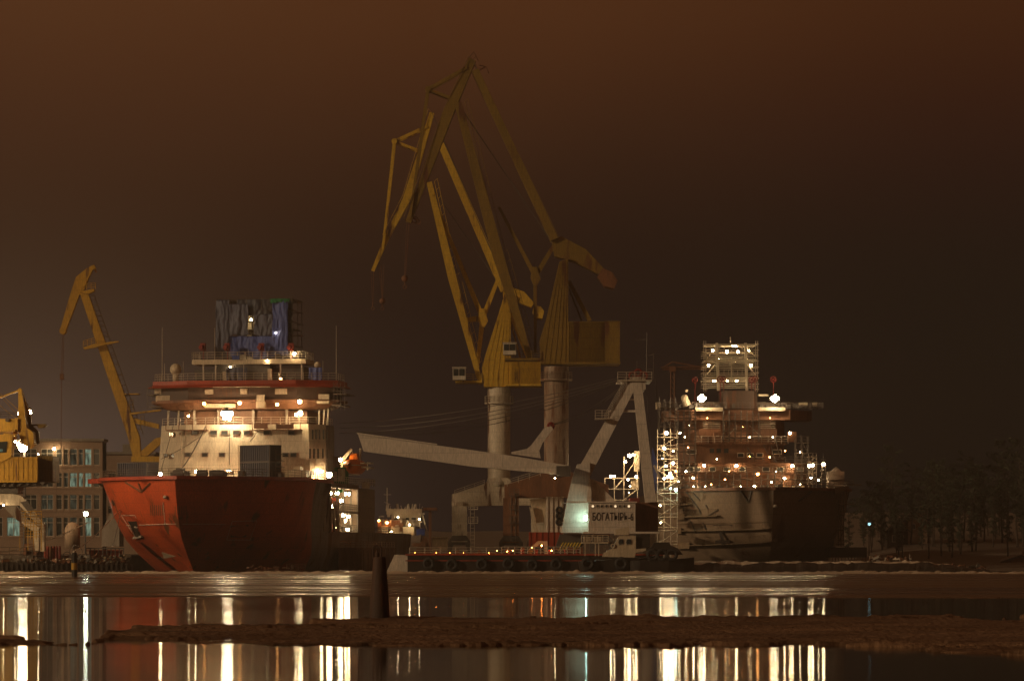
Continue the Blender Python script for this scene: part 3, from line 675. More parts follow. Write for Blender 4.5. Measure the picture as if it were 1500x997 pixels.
# lamps
for x, y, r_, k, a_ in ((332,607,.70,'lampb',31.5),(327,605,.5,'lampb',31.6),(337.5,605.5,.5,'lampb',31.6),(330,612,.45,'lampb',31.6),(335,612,.45,'lampb',31.6),(332,601.5,.45,'lampb',31.6),(299,591,.34,'lampo',33.5),(351,590,.34,'lampo',33.5),(406,592,.34,'lampo',33.5),(439,588,.38,'lampw',33.5),(440,605,.5,'lampw',33),(434,607,.3,'lampw',33.3),(276,609,.22,'lampw',35),  # extra lampb bulbs ring the main flood to imitate its glare
        (431,518,.26,'lampw',38.5),(391,528,.16,'lampw',38.6),(404,487,.12,'lampw',41),(235,694,.32,'lampw',18),(288,690,.30,'lampw',29.5),(335,691,.42,'lampw',29),(411,554,.12,'lampw',38.3),(337,537,.12,'lampw',38.9),
        (499,673,.42,'lampw',58),(482,695,.50,'lampw',34.6),(471,690,.34,'lampw',34.4),(459,700,.2,'lampo',30),(368,468,.22,'lampw',43.4)):
    lamp(ship, F1.M @ A(x, y, a_), r_, k)
for x, y in ((484,722),(494,722),(506,723),(512,723),(522,724),(494,760),(503,754),(510,756),(509,775),(522,761),(505,762),(488,741),(516,742),(500,733),(519,774),(490,772)):  # last few lamps added to brighten the galleries
    lamp(ship, F1.M @ sd_(x, y, 13.6 if y < 745 else 13.8), .34, 'lampw', bracket=(-.6,.2,.2))
# --- things standing on or hung about the red ship
def container(cx, a, z, rot, F, label, w_=2.5, l_=6.1, h=2.6, mat='navy', white=True):
    t = thing('shipping_container', label, 'container', F.M @ Vector((cx, a, z)), 'shipping containers on the red ship')
    Mx = F.M @ Matrix.Translation((cx, a, z)) @ Matrix.Rotation(rot, 4, 'Z'); g = MB(Mx)
    g.box(-w_/2+.06, w_/2-.06, -l_/2+.06, l_/2-.06, .1, h-.06)
    for sx_ in (-1, 1):
        for k in range(15):
            y = -l_/2+.3+k*(l_-.6)/14; g.box(sx_*w_/2-.03-.03*sx_-.03, sx_*w_/2-.03*sx_+.03, y-.1, y+.1, .15, h-.12)
    for k in range(9):
        x = -w_/2+.2+k*(w_-.4)/8; g.box(x-.07, x+.07, -l_/2-.02, -l_/2+.1, .15, h-.12)
    g.build('corrugated_body', M[mat], t)
    g = MB(Mx)
    for sx_ in (-1, 1):
        for sy_ in (-1, 1): g.box(sx_*w_/2-.08, sx_*w_/2+.08, sy_*l_/2-.08, sy_*l_/2+.08, 0, h)
    for z_ in (.06, h-.06):
        for s_ in (-1, 1): g.box(s_*w_/2-.07, s_*w_/2+.07, -l_/2+.08, l_/2-.08, z_-.06, z_+.06); g.box(-w_/2+.08, w_/2-.08, s_*l_/2-.07, s_*l_/2+.07, z_-.06, z_+.06)
    g.build('corner_frame', M['steel'], t)
    return t
c0 = A(352, 690, 26); c1 = A(401, 690, 26)
cx = (c0.x+c1.x)/2
container(cx+.2, 27.5, 14, R(60), F1, 'navy container on the foredeck, lower of the two stacked before the cream deckhouse')
container(cx+.2, 27.5, 16.62, R(60), F1, 'navy container on top of another before the cream deckhouse')
container(A(202, 690, 24).x, 24, 13.95, R(62), F1, 'navy container standing alone at the left edge of the red ship deck')
# scaffold beside the containers
g = MB(F1.M)
for x in (404, 411):
    for a_ in (26, 28): g.tube(A(x, 700, a_), A(x, 659, a_), .05, n=4)
for y in (665, 674, 683, 692):
    for a_ in (26, 28): g.tube(A(402, y, a_), A(414, y, a_), .05, n=4)
    g.fbox(F1, 400, y, 413, y+.8, 26, 28)
tag(g.build('scaffold', M['rail_d']), 'narrow dark scaffold standing beside the stacked navy containers', 'scaffold')
# mast scaffold with tarpaulins
zs_ = A(360, 526, 42).z; zt_ = A(360, 438, 42).z; sl = A(317, 480, 42).x; sr = A(428, 480, 42).x
g = MB(F1.M)
for x in lin(sl, sr, 6):
    for y in (42, 46, 49): g.tube((x, y, zs_), (x, y, zt_+.3), .07, n=4)
for z in lin(zs_+.4, zt_, 6):
    for y in (42, 49): g.tube((sl-.3, y, z), (sr+.3, y, z), .07, n=4)
    for x in (sl, sr): g.tube((x, 42, z), (x, 49, z), .07, n=4)
g.box(sl, sr, 42.2, 48.8, zt_-.25, zt_-.1); g.box(sl, sr, 44, 48.8, (zs_+zt_)/2, (zs_+zt_)/2+.12)
tag(g.build('mast_scaffold', M['rail_d']), 'tube scaffold round the red ship mast, wrapped in slate and blue tarpaulins', 'scaffold')
g = MB(F1.M); g.box(-1.4, 1.6, 46.5, 48.5, zs_-1, zt_-1.5); g.box(-.3, .7, 45.6, 46.6, A(360,497,45).z, A(360,443,45).z); g.build('mast', M['white'], ship)
def cloth(name, px0, px1, y0, y1, a, mat, label, folds=6, amp=.25, seed=0, sagb=0, rag=.4, grp='tarpaulins round the red ship mast'):
    p = A(px0, y1, a); q = A(px1, y0, a); nx, nz = 40, 24; g = MB(F1.M); top = []; vs = []
    for j in range(nz+1):
        for i in range(nx+1):
            u, v = i/nx, j/nz; x = p.x+(q.x-p.x)*u
            zlo = p.z + rag*noise2(x+seed, 1.3, .7, 3) - sagb*math.sin(math.pi*u)
            z = zlo+(q.z-zlo)*v
            y = a + amp*(.30*math.sin(u*folds*6.28+seed+noise2(x, z+seed, .4)*5)*(1-.5*v) + 1.1*noise2(x*1.4+seed*3, z*.5, .6, 4))
            vs.append((x + .12*noise2(z+seed, x, .8), y, z))
    vs += [(x, y+.05, z) for x, y, z in vs]; k0 = (nx+1)*(nz+1); fs = []
    for j in range(nz):
        for i in range(nx):
            k = j*(nx+1)+i; fs.append((k, k+1, k+nx+2, k+nx+1)); fs.append((k0+k, k0+k+nx+1, k0+k+nx+2, k0+k+1))
    for i in range(nx): fs.append((i, k0+i, k0+i+1, i+1)); t_ = nz*(nx+1)+i; fs.append((t_, t_+1, k0+t_+1, k0+t_))
    for j in range(nz): t_ = j*(nx+1); fs.append((t_, t_+nx+1, k0+t_+nx+1, k0+t_)); t_ += nx; fs.append((t_, k0+t_, k0+t_+nx+1, t_+nx+1))
    g.add(vs, fs); return tag(g.build(name, M[mat], smooth=True), label, 'tarpaulin', grp)
cloth('tarpaulin', 316, 336, 439, 521, 41.5, 'tarp', 'long slate tarpaulin on the left side of the mast scaffold', 3, .22, 1)
cloth('tarpaulin', 336, 363, 445, 492, 41.3, 'tarp', 'slate tarpaulin with pulled-in top, left of the lit gap in the scaffold', 3, .25, 2)
cloth('tarpaulin', 347, 401, 438, 461, 41.9, 'navy', 'nearly black tarpaulin across the top of the mast scaffold', 3, .2, 3)
cloth('tarpaulin', 372, 399, 460, 491, 41.4, 'tarp', 'slate tarpaulin right of the lit gap in the scaffold', 2, .25, 4)
cloth('tarpaulin', 364, 402, 492, 521, 41.2, 'tarpb', 'blue tarpaulin slung low in the middle of the mast scaffold', 3, .3, 5, .6)
cloth('tarpaulin', 336, 364, 492, 521, 41.8, 'tarpb', 'darker sheet low on the mast scaffold beside the blue one', 3, .2, 6)
cloth('tarpaulin', 399, 422, 440, 519, 41.2, 'tarpb', 'long blue-grey tarpaulin on the right side of the mast scaffold', 3, .22, 7)
cloth('tarpaulin', 420, 429, 438, 516, 42.5, 'navy', 'narrow dark sheet at the right corner of the mast scaffold', 1, .15, 8)
cloth('tarpaulin', 396, 424, 437, 443, 41.0, 'green', 'small green net at the top right of the mast scaffold', 3, .2, 9)
cloth('tarpaulin', 332, 362, 538, 560, 38.6, 'tarp', 'grey cloth bundle hung on the bridge roof rail below the mast', 3, .3, 11, .5)
cloth('tarpaulin', 452, 472, 538, 556, 38.6, 'tarpb', 'blue cover over the small dome on the bridge roof', 2, .2, 12)
cloth('tarpaulin', 340, 350, 521, 526.5, 38.6, 'blue', 'small bright blue box cover on the platform below the mast', 1, .05, 13, 0, .05)
cloth('tarpaulin', 488, 510, 684, 712, 57, 'green', 'green netting hung beside the lifeboat davit', 3, .5, 14, 1.0)
# lifeboat
t = thing('lifeboat', 'orange enclosed lifeboat hanging from its white davit', 'boat', F1.M @ A(519, 695, 61))
g = MB(F1.M); c = A(520, 683, 61); prof = [(-4.2,.25,.5),(-3.9,1.0,.8),(-3,1.45,1),(-1,1.55,1),(2,1.55,1),(3.4,1.3,.95),(4.2,.5,.6)]; n = 16; vs = []
for (y, wd, hs) in prof:
    for k in range(n):
        a_ = 2*math.pi*k/n; cz = math.sin(a_); vs.append((c.x+wd*math.cos(a_)*(1 if cz > 0 else .82+.18*(1+cz)), c.y+y, c.z+.1+(1.35 if cz < 0 else 1.05)*hs*cz))
fs = [(i*n+k, i*n+(k+1) % n, (i+1)*n+(k+1) % n, (i+1)*n+k) for i in range(len(prof)-1) for k in range(n)] + [tuple(range(n)), tuple(range((len(prof)-1)*n, len(prof)*n))[::-1]]
g.add(vs, fs); g.build('boat_shell', M['orange'], t, smooth=True)
g = MB(F1.M); g.deck([(c.x-.8,c.y-1.5),(c.x+.8,c.y-1.5),(c.x+.8,c.y+1.6),(c.x-.8,c.y+1.6)], c.z+.95, c.z+2.1, top=[(c.x-.5,c.y-1),(c.x+.5,c.y-1),(c.x+.5,c.y+1.2),(c.x-.5,c.y+1.2)]); g.build('conning_tower', M['orange'], t)
g = MB(F1.M)
for k in range(len(prof)-1):
    for s_ in (-1,1): g.tube((c.x+s_*prof[k][1]*1.02, c.y+prof[k][0], c.z+.15), (c.x+s_*prof[k+1][1]*1.02, c.y+prof[k+1][0], c.z+.15), .09, n=5)
g.box(c.x-1.5, c.x+1.5, c.y-3.5, c.y-3.3, c.z-1.5, c.z-1.35); g.build('grab_rail', M['white'], t)

# dark work float moored along the port side
g = MB(F1.M); p = F1.side(447, 835, 19); q = F1.side(524, 835, 19)
g.box(15.2, 19, 44, 72, -.5, 3.3); g.box(15.1, 19.1, 43.9, 72.1, 3.3, 3.5)
for k in range(8): g.box(18.98, 19.12, 45+k*3.6, 45.3+k*3.6, 0, 3.2)
for k in range(4): g.box(15.4+k, 15.55+k, 43.86, 44.02, 0, 3.2)
g.rail([(15.4, 44.2, 3.5), (18.8, 44.2, 3.5), (18.8, 71.8, 3.5)], 1.0, 2.2, .05)
tag(g.build('work_float', M['rust']), 'dark rusty work float moored along the port side of the red ship', 'float')
g = MB()
for i in range(16):
    x = 362+i*5.2; p = W(x, 836, 497); g.beam(p+Vector((0,0,.1+.5*rng.random())), p+Vector((rng.uniform(-1,1), rng.uniform(-.5,.5), rng.uniform(.1,.9))), rng.uniform(.1,.4), .3)
g.rail([W(420,834,497), W(447,834,497)], .9, .8, .05); g.hexa([W(360,837,496)+Vector((0,0,-.3)), W(450,837,496)+Vector((0,0,-.3)), W(450,837,499)+Vector((0,0,-.3)), W(360,837,499)+Vector((0,0,-.3)), W(360,835,496), W(450,835,496), W(450,835,499), W(360,835,499)])
tag(g.build('painting_raft', [M['rust']]), 'low raft with odds and ends before the dark side of the red bow', 'raft')
# ---------------------------------------------------------------- yellow portal crane at the left edge
D = 470
t = thing('portal_crane', 'yellow portal crane with corrugated machinery house, cut by the left edge of the photo', 'crane', W(25, 811, D))
g = MB(); g.pbox(-60, 669, 54, 705, D-4, D+5); k = D/FPX
for i in range(17): g.pbox(-58+i*7, 668.6, -57.2+i*7, 705, D-4.08, D-3.9)
g.pbox(-60, 672.5, 54, 673.3, D-4.12, D-3.9); g.pbox(-60, 703.5, 54, 706, D-4.3, D+5.3); g.build('machinery_house', M['yellow'], t)
g = MB(); g.pbox(54, 667.5, 77, 705.5, D-2, D+5)
for i in range(6): g.pbox(55+i*4, 667, 56.4+i*4, 705, D-2.1, D-1.9)
g.build('counterweight_box', M['yellowd'], t)
g = MB(); g.pprism([(-40,706),(70,706),(55,711),(25,713),(-40,713)], D, 7); g.pbox(-40, 712, 26, 722, D-3, D+3)
for i in range(9): g.pprism([(-30+i*11,706),(-21+i*11,706),(-25.5+i*11,711)], D-3.7, .5)
g.build('slewing_ring', M['steel'], t)
g = MB(); g.pprism([(-40,700),(18,669),(20,640),(24,640),(24,636),(-40,636)], D-3.2, 2.0)
g.build('cab', M['yellow'], t)
g = MB(); g.pprism([(-12,648),(11,646),(9,662),(-12,664)], D-4.25, .12); o = g.build('cab_window', M['glass'], t)
g = MB(); g.pbox(-12, 657.5, 4, 661.5, D-4.34, D-4.29); g.build('lit_pane', M['litwin'], o)
g = MB(); g.pbox(-60, 613, 26, 630, D-3, D+3); g.pbox(-60, 629, 22, 632, D-3.3, D+3); g.pbox(5, 634.5, 15, 638, D-4.3, D-4); g.build('upper_house', M['yellow'], t)
g = MB(); g.rail([W(-50,612.5,D-2.8), W(25,612.5,D-2.8)], .9, 1.2, .05); p = W(11,615,D-3.1); g.tube(p, p-Vector((0,.35,0)), .27, n=10)
g.build('roof_railing', M['rail_d'], t)
# A-shaped mast, its braced leg, the swinging counterweight
g = MB(); g.pprism([(27.5,570),(30,568),(32,570),(38,608),(33,612),(28,612)], D, 1.2); g.pprism([(32,570),(46,611),(39,613),(33,590)], D+1.5, 1.0); g.pbeam((26,612),(21,645), D, 5, 1.2); g.build('mast', M['yellow'], t)
g = MB(); g.pprism([(28,607),(38,607),(41,627),(50,633),(52,650),(45,656),(33,650),(30,636)], D-1.2, 2.6); g.build('swing_counterweight', M['yellow'], t)
g = MB(); g.pprism([(38,607),(46,611),(46,621),(57,632),(58,648),(46,656),(52,650),(50,633),(41,627)], D+.6, 1.0); g.pbox(44, 621, 67, 623.5, D, D+1.2); g.pprism([(54,621),(68,621),(66,626),(57,627)], D, 1.4); g.build('counterweight_arm', M['yellowd'], t)
g = MB(); g.pbeam((-60,604),(28,571.5), D, 2.4, .5)
for a_, b_ in (((28,574),(-20,530)),((30,575),(-10,520))): g.tube(W(30,612,D), W(-30,546,D), .035, n=4)
g.tube(W(22,612,D-1), W(-40,560,D-1), .035, n=4); g.tube(W(27,600,D), W(-40,540,D), .035, n=4)
g.build('boom_stay', M['yellow'], t)
g = MB(); g.pprism([(-30,716),(14,720),(34,727),(66,768),(66,807),(60,807),(60,775),(46,757),(30,740),(15,740),(-30,736)], D-2, 1.6); g.pprism([(15,729),(40,760),(58,772),(58,806),(52,806),(50,778),(24,760),(2,738)], D+2.5, 1.4)
g.build('portal_leg', M['column'], t)
g = MB(); g.pprism([(30,735),(40,733),(50,746),(42,750)], D-2.9, .2); g.build('leg_opening', M['steel'], t)
g = MB()
for y in (761, 775, 790):
    g.rail([W(29,y,D-3.3), W(61,y,D-3.3)], 1.2, .8, .05)
for x in (29, 41, 49, 61): g.pbeam((x,760),(x,806), D-3.3, .9, .1)
g.build('access_stair', M['yellow'], t)
lamp(t, W(21.5, 646, D+1), .26, 'lampw', bracket=(0,-.9,.1))
lamp(t, W(56, 665, D-1), .12, 'lampw')
lamp(t, W(5, 739.5, D-3.6), .14, 'lampw')

# tall floodlight mast behind it: the strong lamp that lights the quay
t = thing('floodlight_mast', 'tall floodlight mast glaring behind the yellow portal crane', 'lamp post', W(35, 809, 496))
g = MB(); g.tube(W(36,810,496), W(36,594,496), .28, .14, 10); g.beam(W(26,597,496), W(46,597,496), .15, .15); g.build('pole', M['steel'], t)
for x, y in ((31,607),(40.5,604)): lamp(t, W(x, y, 495.6), .55, 'lampq', bracket=(0,.3,.9))
lamp(t, W(33.5, 655, 495.4), .85, 'lampb', bracket=(0,.6,.1)); lamp(t, W(29, 650, 495.4), .5, 'lampb', bracket=(0,.6,.1))
t = thing('floodlight_mast', 'added unseen floodlight mast left of view, lighting the yellow portal crane', 'lamp post', (-84, 445, 2.3))  # added mast, out of view, to light the yellow crane
g = MB(); g.tube((-84,445,2.3), (-84,445,22), .25, .13, 10); g.build('pole', M['steel'], t)
lamp(t, (-83.6, 445, 21), .8, 'lampz', bracket=(-.4,0,.2))

# ---------------------------------------------------------------- yellow jib crane behind the red ship's bow
D = 566
t = thing('jib_crane', 'yellow folding jib crane raised behind the bow of the red ship', 'crane', W(205, 811, D))
g = MB(); g.pprism([(117,428),(129,428),(150,488),(180,570),(205,640),(207,668),(196,671),(188,640)], D, 1.6)
g.build('boom', M['yellow'], t)
g = MB(); g.pprism([(138,388),(141,393),(136,396),(130,408),(124,425),(117,432),(96,487),(89,488),(89,482),(104,430),(112,406),(128,393)], D, 1.3); g.tube(W(92.5,485,D)-Vector((0,.8,0)), W(92.5,485,D)+Vector((0,.8,0)), .55, n=14)
g.tube(W(122,415,D)-Vector((0,.9,0)), W(122,415,D)+Vector((0,.9,0)), .6, n=14); g.pbeam((137,390),(141,399), D, 2, .5); g.build('fly_jib', M['yellow'], t)
g = MB(); g.pprism([(122,509),(138,503.5),(174,499.5),(174,501),(150,506),(140,509),(124,512)], D-1.2, 1.0); g.rail([W(122,508,D-1.7), W(140,503,D-1.7)], 1, .8, .05); g.cut(); g.pbox(180, 576, 203, 577.5, D-1.4, D+1.2); g.cut(); g.pbeam((190,606),(236,600.5), D-1, 2.4, 1); g.cut(); g.pprism([(117,428),(138,423),(139,427),(130,431)], D-1, 1.6); g.rail([W(127,424,D-1.6), W(140,423,D-1.6)], 1, .8, .05); g.build_each('service_platform', M['yellow'], t)
g = MB()
for a_, b_ in (((134,432),(172,540)),((172,540),(206,636))): 
    pa, pb = W(*a_, D-.2), W(*b_, D-.2); g.ladder(pa, pb, .9, .9, .05)
for i in range(14):
    x = 136+i*5.2; y = 432+i*14.6; g.pbeam((x-4,y+1),(x+3,y), D-.2, .6, .6)
for x, y in ((190,605),(206,628)): g.rail([W(x,y,D-1), W(x+5,y,D-1)], 2.2, .5, .05)
g.build('boom_ladder', M['yellowd'], t)
g = MB(); g.pprism([(192,612),(200,613),(233,621),(233,628),(198,620)], D, 1.2); g.pprism([(200,667),(228,642),(236,640),(236,650),(216,668)], D, 1.4); g.pbox(192, 668, 240, 676, D-1.6, D+1.6); g.build('luffing_frame', M['yellow'], t)
g = MB(); g.pprism([(196,675),(236,675),(232,700),(228,811),(204,811),(200,700)], D, 3.0); g.build('pedestal', M['yellowd'], t)
g = MB(); g.tube(W(91.5,488,D), W(90,547,D), .05, n=4); g.tube(W(93.5,488,D), W(92,547,D), .05, n=4); g.pbox(87.5, 547, 93, 556, D-.4, D+.4); g.tube(W(90,556,D), W(89.5,663,D), .05, n=4); g.build('hook_block', M['rust'], t)

# ---------------------------------------------------------------- yard buildings
def facade_building(name, label, x0, x1, ytop, D, depth, rows, cols, lit, px0, px1, mat='brick', storeyband=True, ybase=811):
    t = thing(name, label, 'building', W((x0+x1)/2, ybase, D))
    a_ = W(x0, ybase, D); b_ = W(x1, ytop, D); g = MB(); tk = .5
    # front wall built round its window openings
    ys = [ybase] + [y for r in reversed(rows) for y in (r[1], r[0])] + [ytop]
    for i in range(0, len(ys), 2):
        za = W(0, ys[i], D).z; zb = W(0, ys[i+1], D).z; g.box(a_.x, b_.x, D, D+tk, za, zb)
    for r in rows:
        za, zb = W(0, r[1], D).z, W(0, r[0], D).z; edges = [a_.x] + [v for c in cols for v in (W(c[0],0,D).x, W(c[1],0,D).x)] + [b_.x]
        for i in range(0, len(edges), 2):
            if edges[i+1] > edges[i]+.01: g.box(edges[i], edges[i+1], D, D+tk, za, zb)
    g.box(a_.x, b_.x, D+.9, D+depth, a_.z, b_.z-.3); g.box(a_.x, a_.x+tk, D+tk, D+depth, a_.z, b_.z); g.box(b_.x-tk, b_.x, D+tk, D+depth, a_.z, b_.z)
    for r in rows: g.box(a_.x, b_.x, D-.12, D-.005, W(0,r[1],D).z-.35, W(0,r[1],D).z-.1)
    g.build('wall', M[mat], t)
    g = MB(); g.box(a_.x-.3, b_.x+.3, D-.35, D+depth+.3, b_.z+.003, b_.z+.45); g.box(a_.x+3, a_.x+5, D+4, D+6, b_.z+.45, b_.z+2); g.build('roof', M['concrete'], t)
    for j, r in enumerate(rows):
        for i, c in enumerate(cols):
            xa, xb = W(c[0],0,D).x, W(c[1],0,D).x; za, zb = W(0,r[1],D).z, W(0,r[0],D).z; fr = .09; n = max(1, round((xb-xa)/1.0))
            g = MB(); g.box(xa, xb, D+.12, D+.22, za, za+fr); g.box(xa, xb, D+.12, D+.22, zb-fr, zb); zm = za+(zb-za)*.7; g.box(xa, xb, D+.12, D+.22, zm, zm+fr)
            for q in range(n+1): xx = xa+(xb-xa-fr)*q/n; g.box(xx, xx+fr, D+.11, D+.23, za, zb)
            o = g.build('window', M['winframe'], t)
            g = MB(); g.box(xa+.01, xb-.01, D+.16, D+.19, za+.02, zb-.02); g.build('pane', M[lit.get((j, i), 'glass')], o)
    return t
cols = [(-120,-100),(-94,-74),(-68,-48),(-42,-22),(-16,4),(10,30),(36,54),(60,78),(82,91),(93,100),(102,113),(115,122),(124,134),(137,146)]
lit = {(0,12):'litwin',(1,10):'litwin',(1,11):'litwin',(1,12):'litwin',(3,12):'litwin',(3,7):'dimwin',(3,5):'litwin',(2,10):'dimwin',(2,12):'dimwin',(0,10):'dimwin',(1,9):'dimwin',(3,10):'dimwin',(0,11):'dimwin',(2,7):'dimwin'}
facade_building('office_building', 'four storey brick building with long window rows, some lit green, behind the quay', -130, 150, 646, 600, 6, [(657,681),(692,713),(724,746),(757,785)], cols, lit, 0, 0)
facade_building('workshop', 'lower brown building with a pale roof box between the offices and the red ship', 152, 226, 665, 630, 20, [(690,700),(740,752)], [(158,170),(176,188),(194,206)], {}, 0, 0)
for x, y, r_w, lb in ((79, 657, .30, 'upper bright wall lamp on the brick building beside the yellow counterweight box'), (79, 672, .16, 'lower small wall lamp on the brick building beside the yellow counterweight box')):
    t = thing('wall_lamp', lb, 'wall lamp', W(x, y, 599)); lamp(t, W(x, y, 599), r_w, 'lampw', name='lamp_head', bracket=(0,1,.1))
# quay lamp post
D = 560
t = thing('lamp_post', 'slim lamp post with a bright white lamp before the brick building', 'lamp post', W(125, 810, D))
g = MB(); g.tube(W(125,810,D), W(125,752,D), .13, .08, 8); g.beam(W(121,750,D), W(127,748.5,D), .12, .12); g.build('pole', M['steel'], t)
lamp(t, W(125.5, 752, D-.4), .42, 'lampg', bracket=(0,.4,.1))
# pale silo and inclined pale panel beside the red bow
g = MB(); c = W(106, 803, 510); g.lathe(c, [(1.15,0),(1.15,2.9),(.9,3.5),(.45,3.9),(.1,4.0)], 18); g.ring(c+Vector((0,0,1.9)), 1.16, .04, 'Z', 20, 5)
tag(g.build('silo', M['tank'], smooth=True), 'squat pale tank with domed top on the left quay', 'tank')
g = MB(); g.pprism([(152,800),(178,800),(178,745),(165,752),(153,775)], 540, 6); tag(g.build('crane_pier_block', M['concrete']), 'pale concrete block on the quay beside the red bow', 'block'); bpy.data.objects['crane_pier_block'].name = 'concrete_block'
# drums, fences, rope reels and scrap on the quay front
D = 476
for i, (x, mt, lb) in enumerate(((66,'redtrim','dull red'),(70,'redtrim','dull red'),(74.5,'rust','rusty'),(79,'redtrim','dull red'))):
    g = MB(); c = W(x, 818, D+(i%2)*.6); g.lathe(c, [(.2,0),(.21,.55),(.225,.57),(.21,.6),(.21,1.15),(.225,1.17),(.2,1.75)], 10)
    tag(g.build('gas_cylinder', M[mt]), ('dull red gas cylinder beside the rusty one on the left quay' if mt == 'redtrim' else 'rusty gas cylinder among the dull red ones on the left quay'), 'gas cylinder', 'gas cylinders on the left quay')
for i, x in enumerate((83, 87.5)):
    g = MB(); c = W(x, 818, D-.4); g.lathe(c, [(.19,0),(.19,1.5),(.12,1.7),(.06,1.85)], 10); tag(g.build('gas_cylinder', M['redsig']), 'bright red gas cylinder at the right end of the row', 'gas cylinder', 'gas cylinders on the left quay')
g = MB()
for x in lin(126, 181, 10): g.pbeam((x,802),(x,819), D, 1.3, .14)
g.pbeam((125,802.5),(182,802.5), D, 1.5, .16); g.pbeam((125,818.5),(182,818.5), D, 1.3, .16); tag(g.build('barrier_fence', M['steel']), 'dark post and rail barrier on the quay in front of the red bow', 'fence')
g = MB(); g.pbox(130, 806, 176, 818, D+1, D+3.5); g.pbox(127, 805, 177, 806.5, D+.8, D+3.7); tag(g.build('steel_bin', M['redtrim']), 'long dull red bin behind the dark barrier on the quay', 'bin')
g = MB(); g.rail([W(-20,818,D-1.5), W(64,818,D-1.5)], 1.6, 1.5, .05); tag(g.build('quay_fence', M['rail_d']), 'thin tube fence along the quay under the yellow portal crane', 'fence')
g = MB()
for i in range(6): g.pbox(34+i*5, 800+(i*7)%9, 38.5+i*5, 818, D+2+(i%3), D+4+(i%3))
g.pbox(35, 796, 62, 800, D+2, D+5); tag(g.build('power_unit', M['rust']), 'brown machinery pack on the quay below the crane leg', 'machine')
g = MB(); g.ring(W(108, 808, D+.5), .8, .06, 'X', 16, 5); g.ring(W(111, 808, D+.9), .9, .05, 'Y', 16, 5); g.ring(W(98, 813, D), .5, .07, 'Y', 16, 5); tag(g.build('hose_reel', M['steel']), 'looped dark hose standing before the pale tank on the quay', 'hose')
def heap(name, label, cat, x0, x1, y, D, n, mats, hmax, seed):
    r_ = random.Random(seed); g = MB()
    for i in range(n):
        c = W(r_.uniform(x0, x1), y, D+r_.uniform(-1.2, 1.2)); z = c.z+r_.random()**2*hmax; d_ = Vector((r_.uniform(-1,1), r_.uniform(-.6,.6), r_.uniform(-.45,.45))).normalized()*r_.uniform(.3, 1.1)
        c.z = z; g.beam(c-d_*.5, c+d_*.5, r_.uniform(.06,.4), r_.uniform(.1,.4), m=i % len(mats))
    return tag(g.build(name, [M[k_] for k_ in mats]), label, cat)
heap('scrap_pile', 'heap of scrap and boards on the quay below the dark barrier', 'scrap', 112, 190, 822, 474.4, 90, ['rust','concrete','steel','cream'], .9, 3)
heap('scrap_pile', 'low heap of scrap along the far left quay edge', 'scrap', -10, 66, 822, 474.2, 70, ['rust','steel','concrete'], .6, 4)
heap('scrap_pile', 'snowy rubble between the gas cylinders and the striped post', 'scrap', 66, 110, 823, 474.4, 50, ['snow','rust','steel'], .5, 5)
g = MB(); g.pbox(-30, 826, 192, 834, 471.5, 473.9)
for i in range(30): g.pbox(-28+i*7.3, 824.5, -25+i*7.3, 836, 471, 471.6)
tag(g.build('timber_fender', M['black']), 'dark timber fender wall along the left quay', 'fender')
for a_, b_, dr, lb in (((-10,811,455),(128,765,498),.6,'pale mooring rope rising from the left edge of the photo'), ((108,808,470),(178,743,515),.5,'pale mooring rope from the striped post up to the red bow'), ((165,800,476),(178,745,515),.1,'dark mooring rope dropping steeply from the red bow to the barrier')):
    g = MB(); g.sag(W(*a_), W(*b_), dr, .07 if 'pale' in lb else .06); tag(g.build('mooring_rope', M['railp'] if 'pale' in lb else M['steel']), lb, 'rope', 'mooring ropes at the red bow')
# striped post in the ice
t = thing('marker_post', 'dark post with a yellow band and pale cap standing in the far ice edge', 'post', W(109, 845, 385))
g = MB(); c = W(109, 845, 385); z = lambda y: W(0, y, 385).z-c.z
g.lathe(c, [(.33,0),(.32,z(811)),(.25,z(809))], 12); g.build('shaft', M['black'], t)
g = MB(); g.lathe(c, [(.345,z(834)),(.345,z(824))], 12); g.build('painted_band', M['yellow'], t)
g = MB(); g.ball(W(109, 808, 385), .2, 8, 6); g.build('cap', M['snow'], t, smooth=True)
# rusty beacon in the near ice
D = dp(907.5)
t = thing('beacon', 'tall tapered rusty beacon with a top ring, standing in the nearest ice', 'beacon', W(556, 908, D))
k = D/FPX; c = W(556, 908, D); z = lambda y: W(0, y, D).z-c.z
g = MB(); g.lathe(c+Vector((0,0,-.3)), [(15.6*k,0),(15.3*k,.3),(12.5*k,z(860)+.3),(8.9*k,z(816)+.3),(8.2*k,z(815)+.3)], 24); o = g.build('tapered_body', M['beacon'], t)
for p_ in o.data.polygons: p_.use_smooth = len(p_.vertices) == 4
g = MB(); pts = [W(546.5,816,D), W(546.5,804,D)] + [W(552.5-6*math.cos(a_), 804-6*math.sin(a_), D) for a_ in lin(.2, 2.94, 9)] + [W(558.5,804,D), W(558.5,816,D)]
g.path(pts, .036, 8); g.build('top_ring', M['beacon'], t)
g = MB(); p = W(552.5, 816, D); g.lathe(p, [(.08,0),(.08,.2),(.045,.22),(.045,.32),(.02,.34)], 10); g.build('lantern_stub', M['beacon'], t)
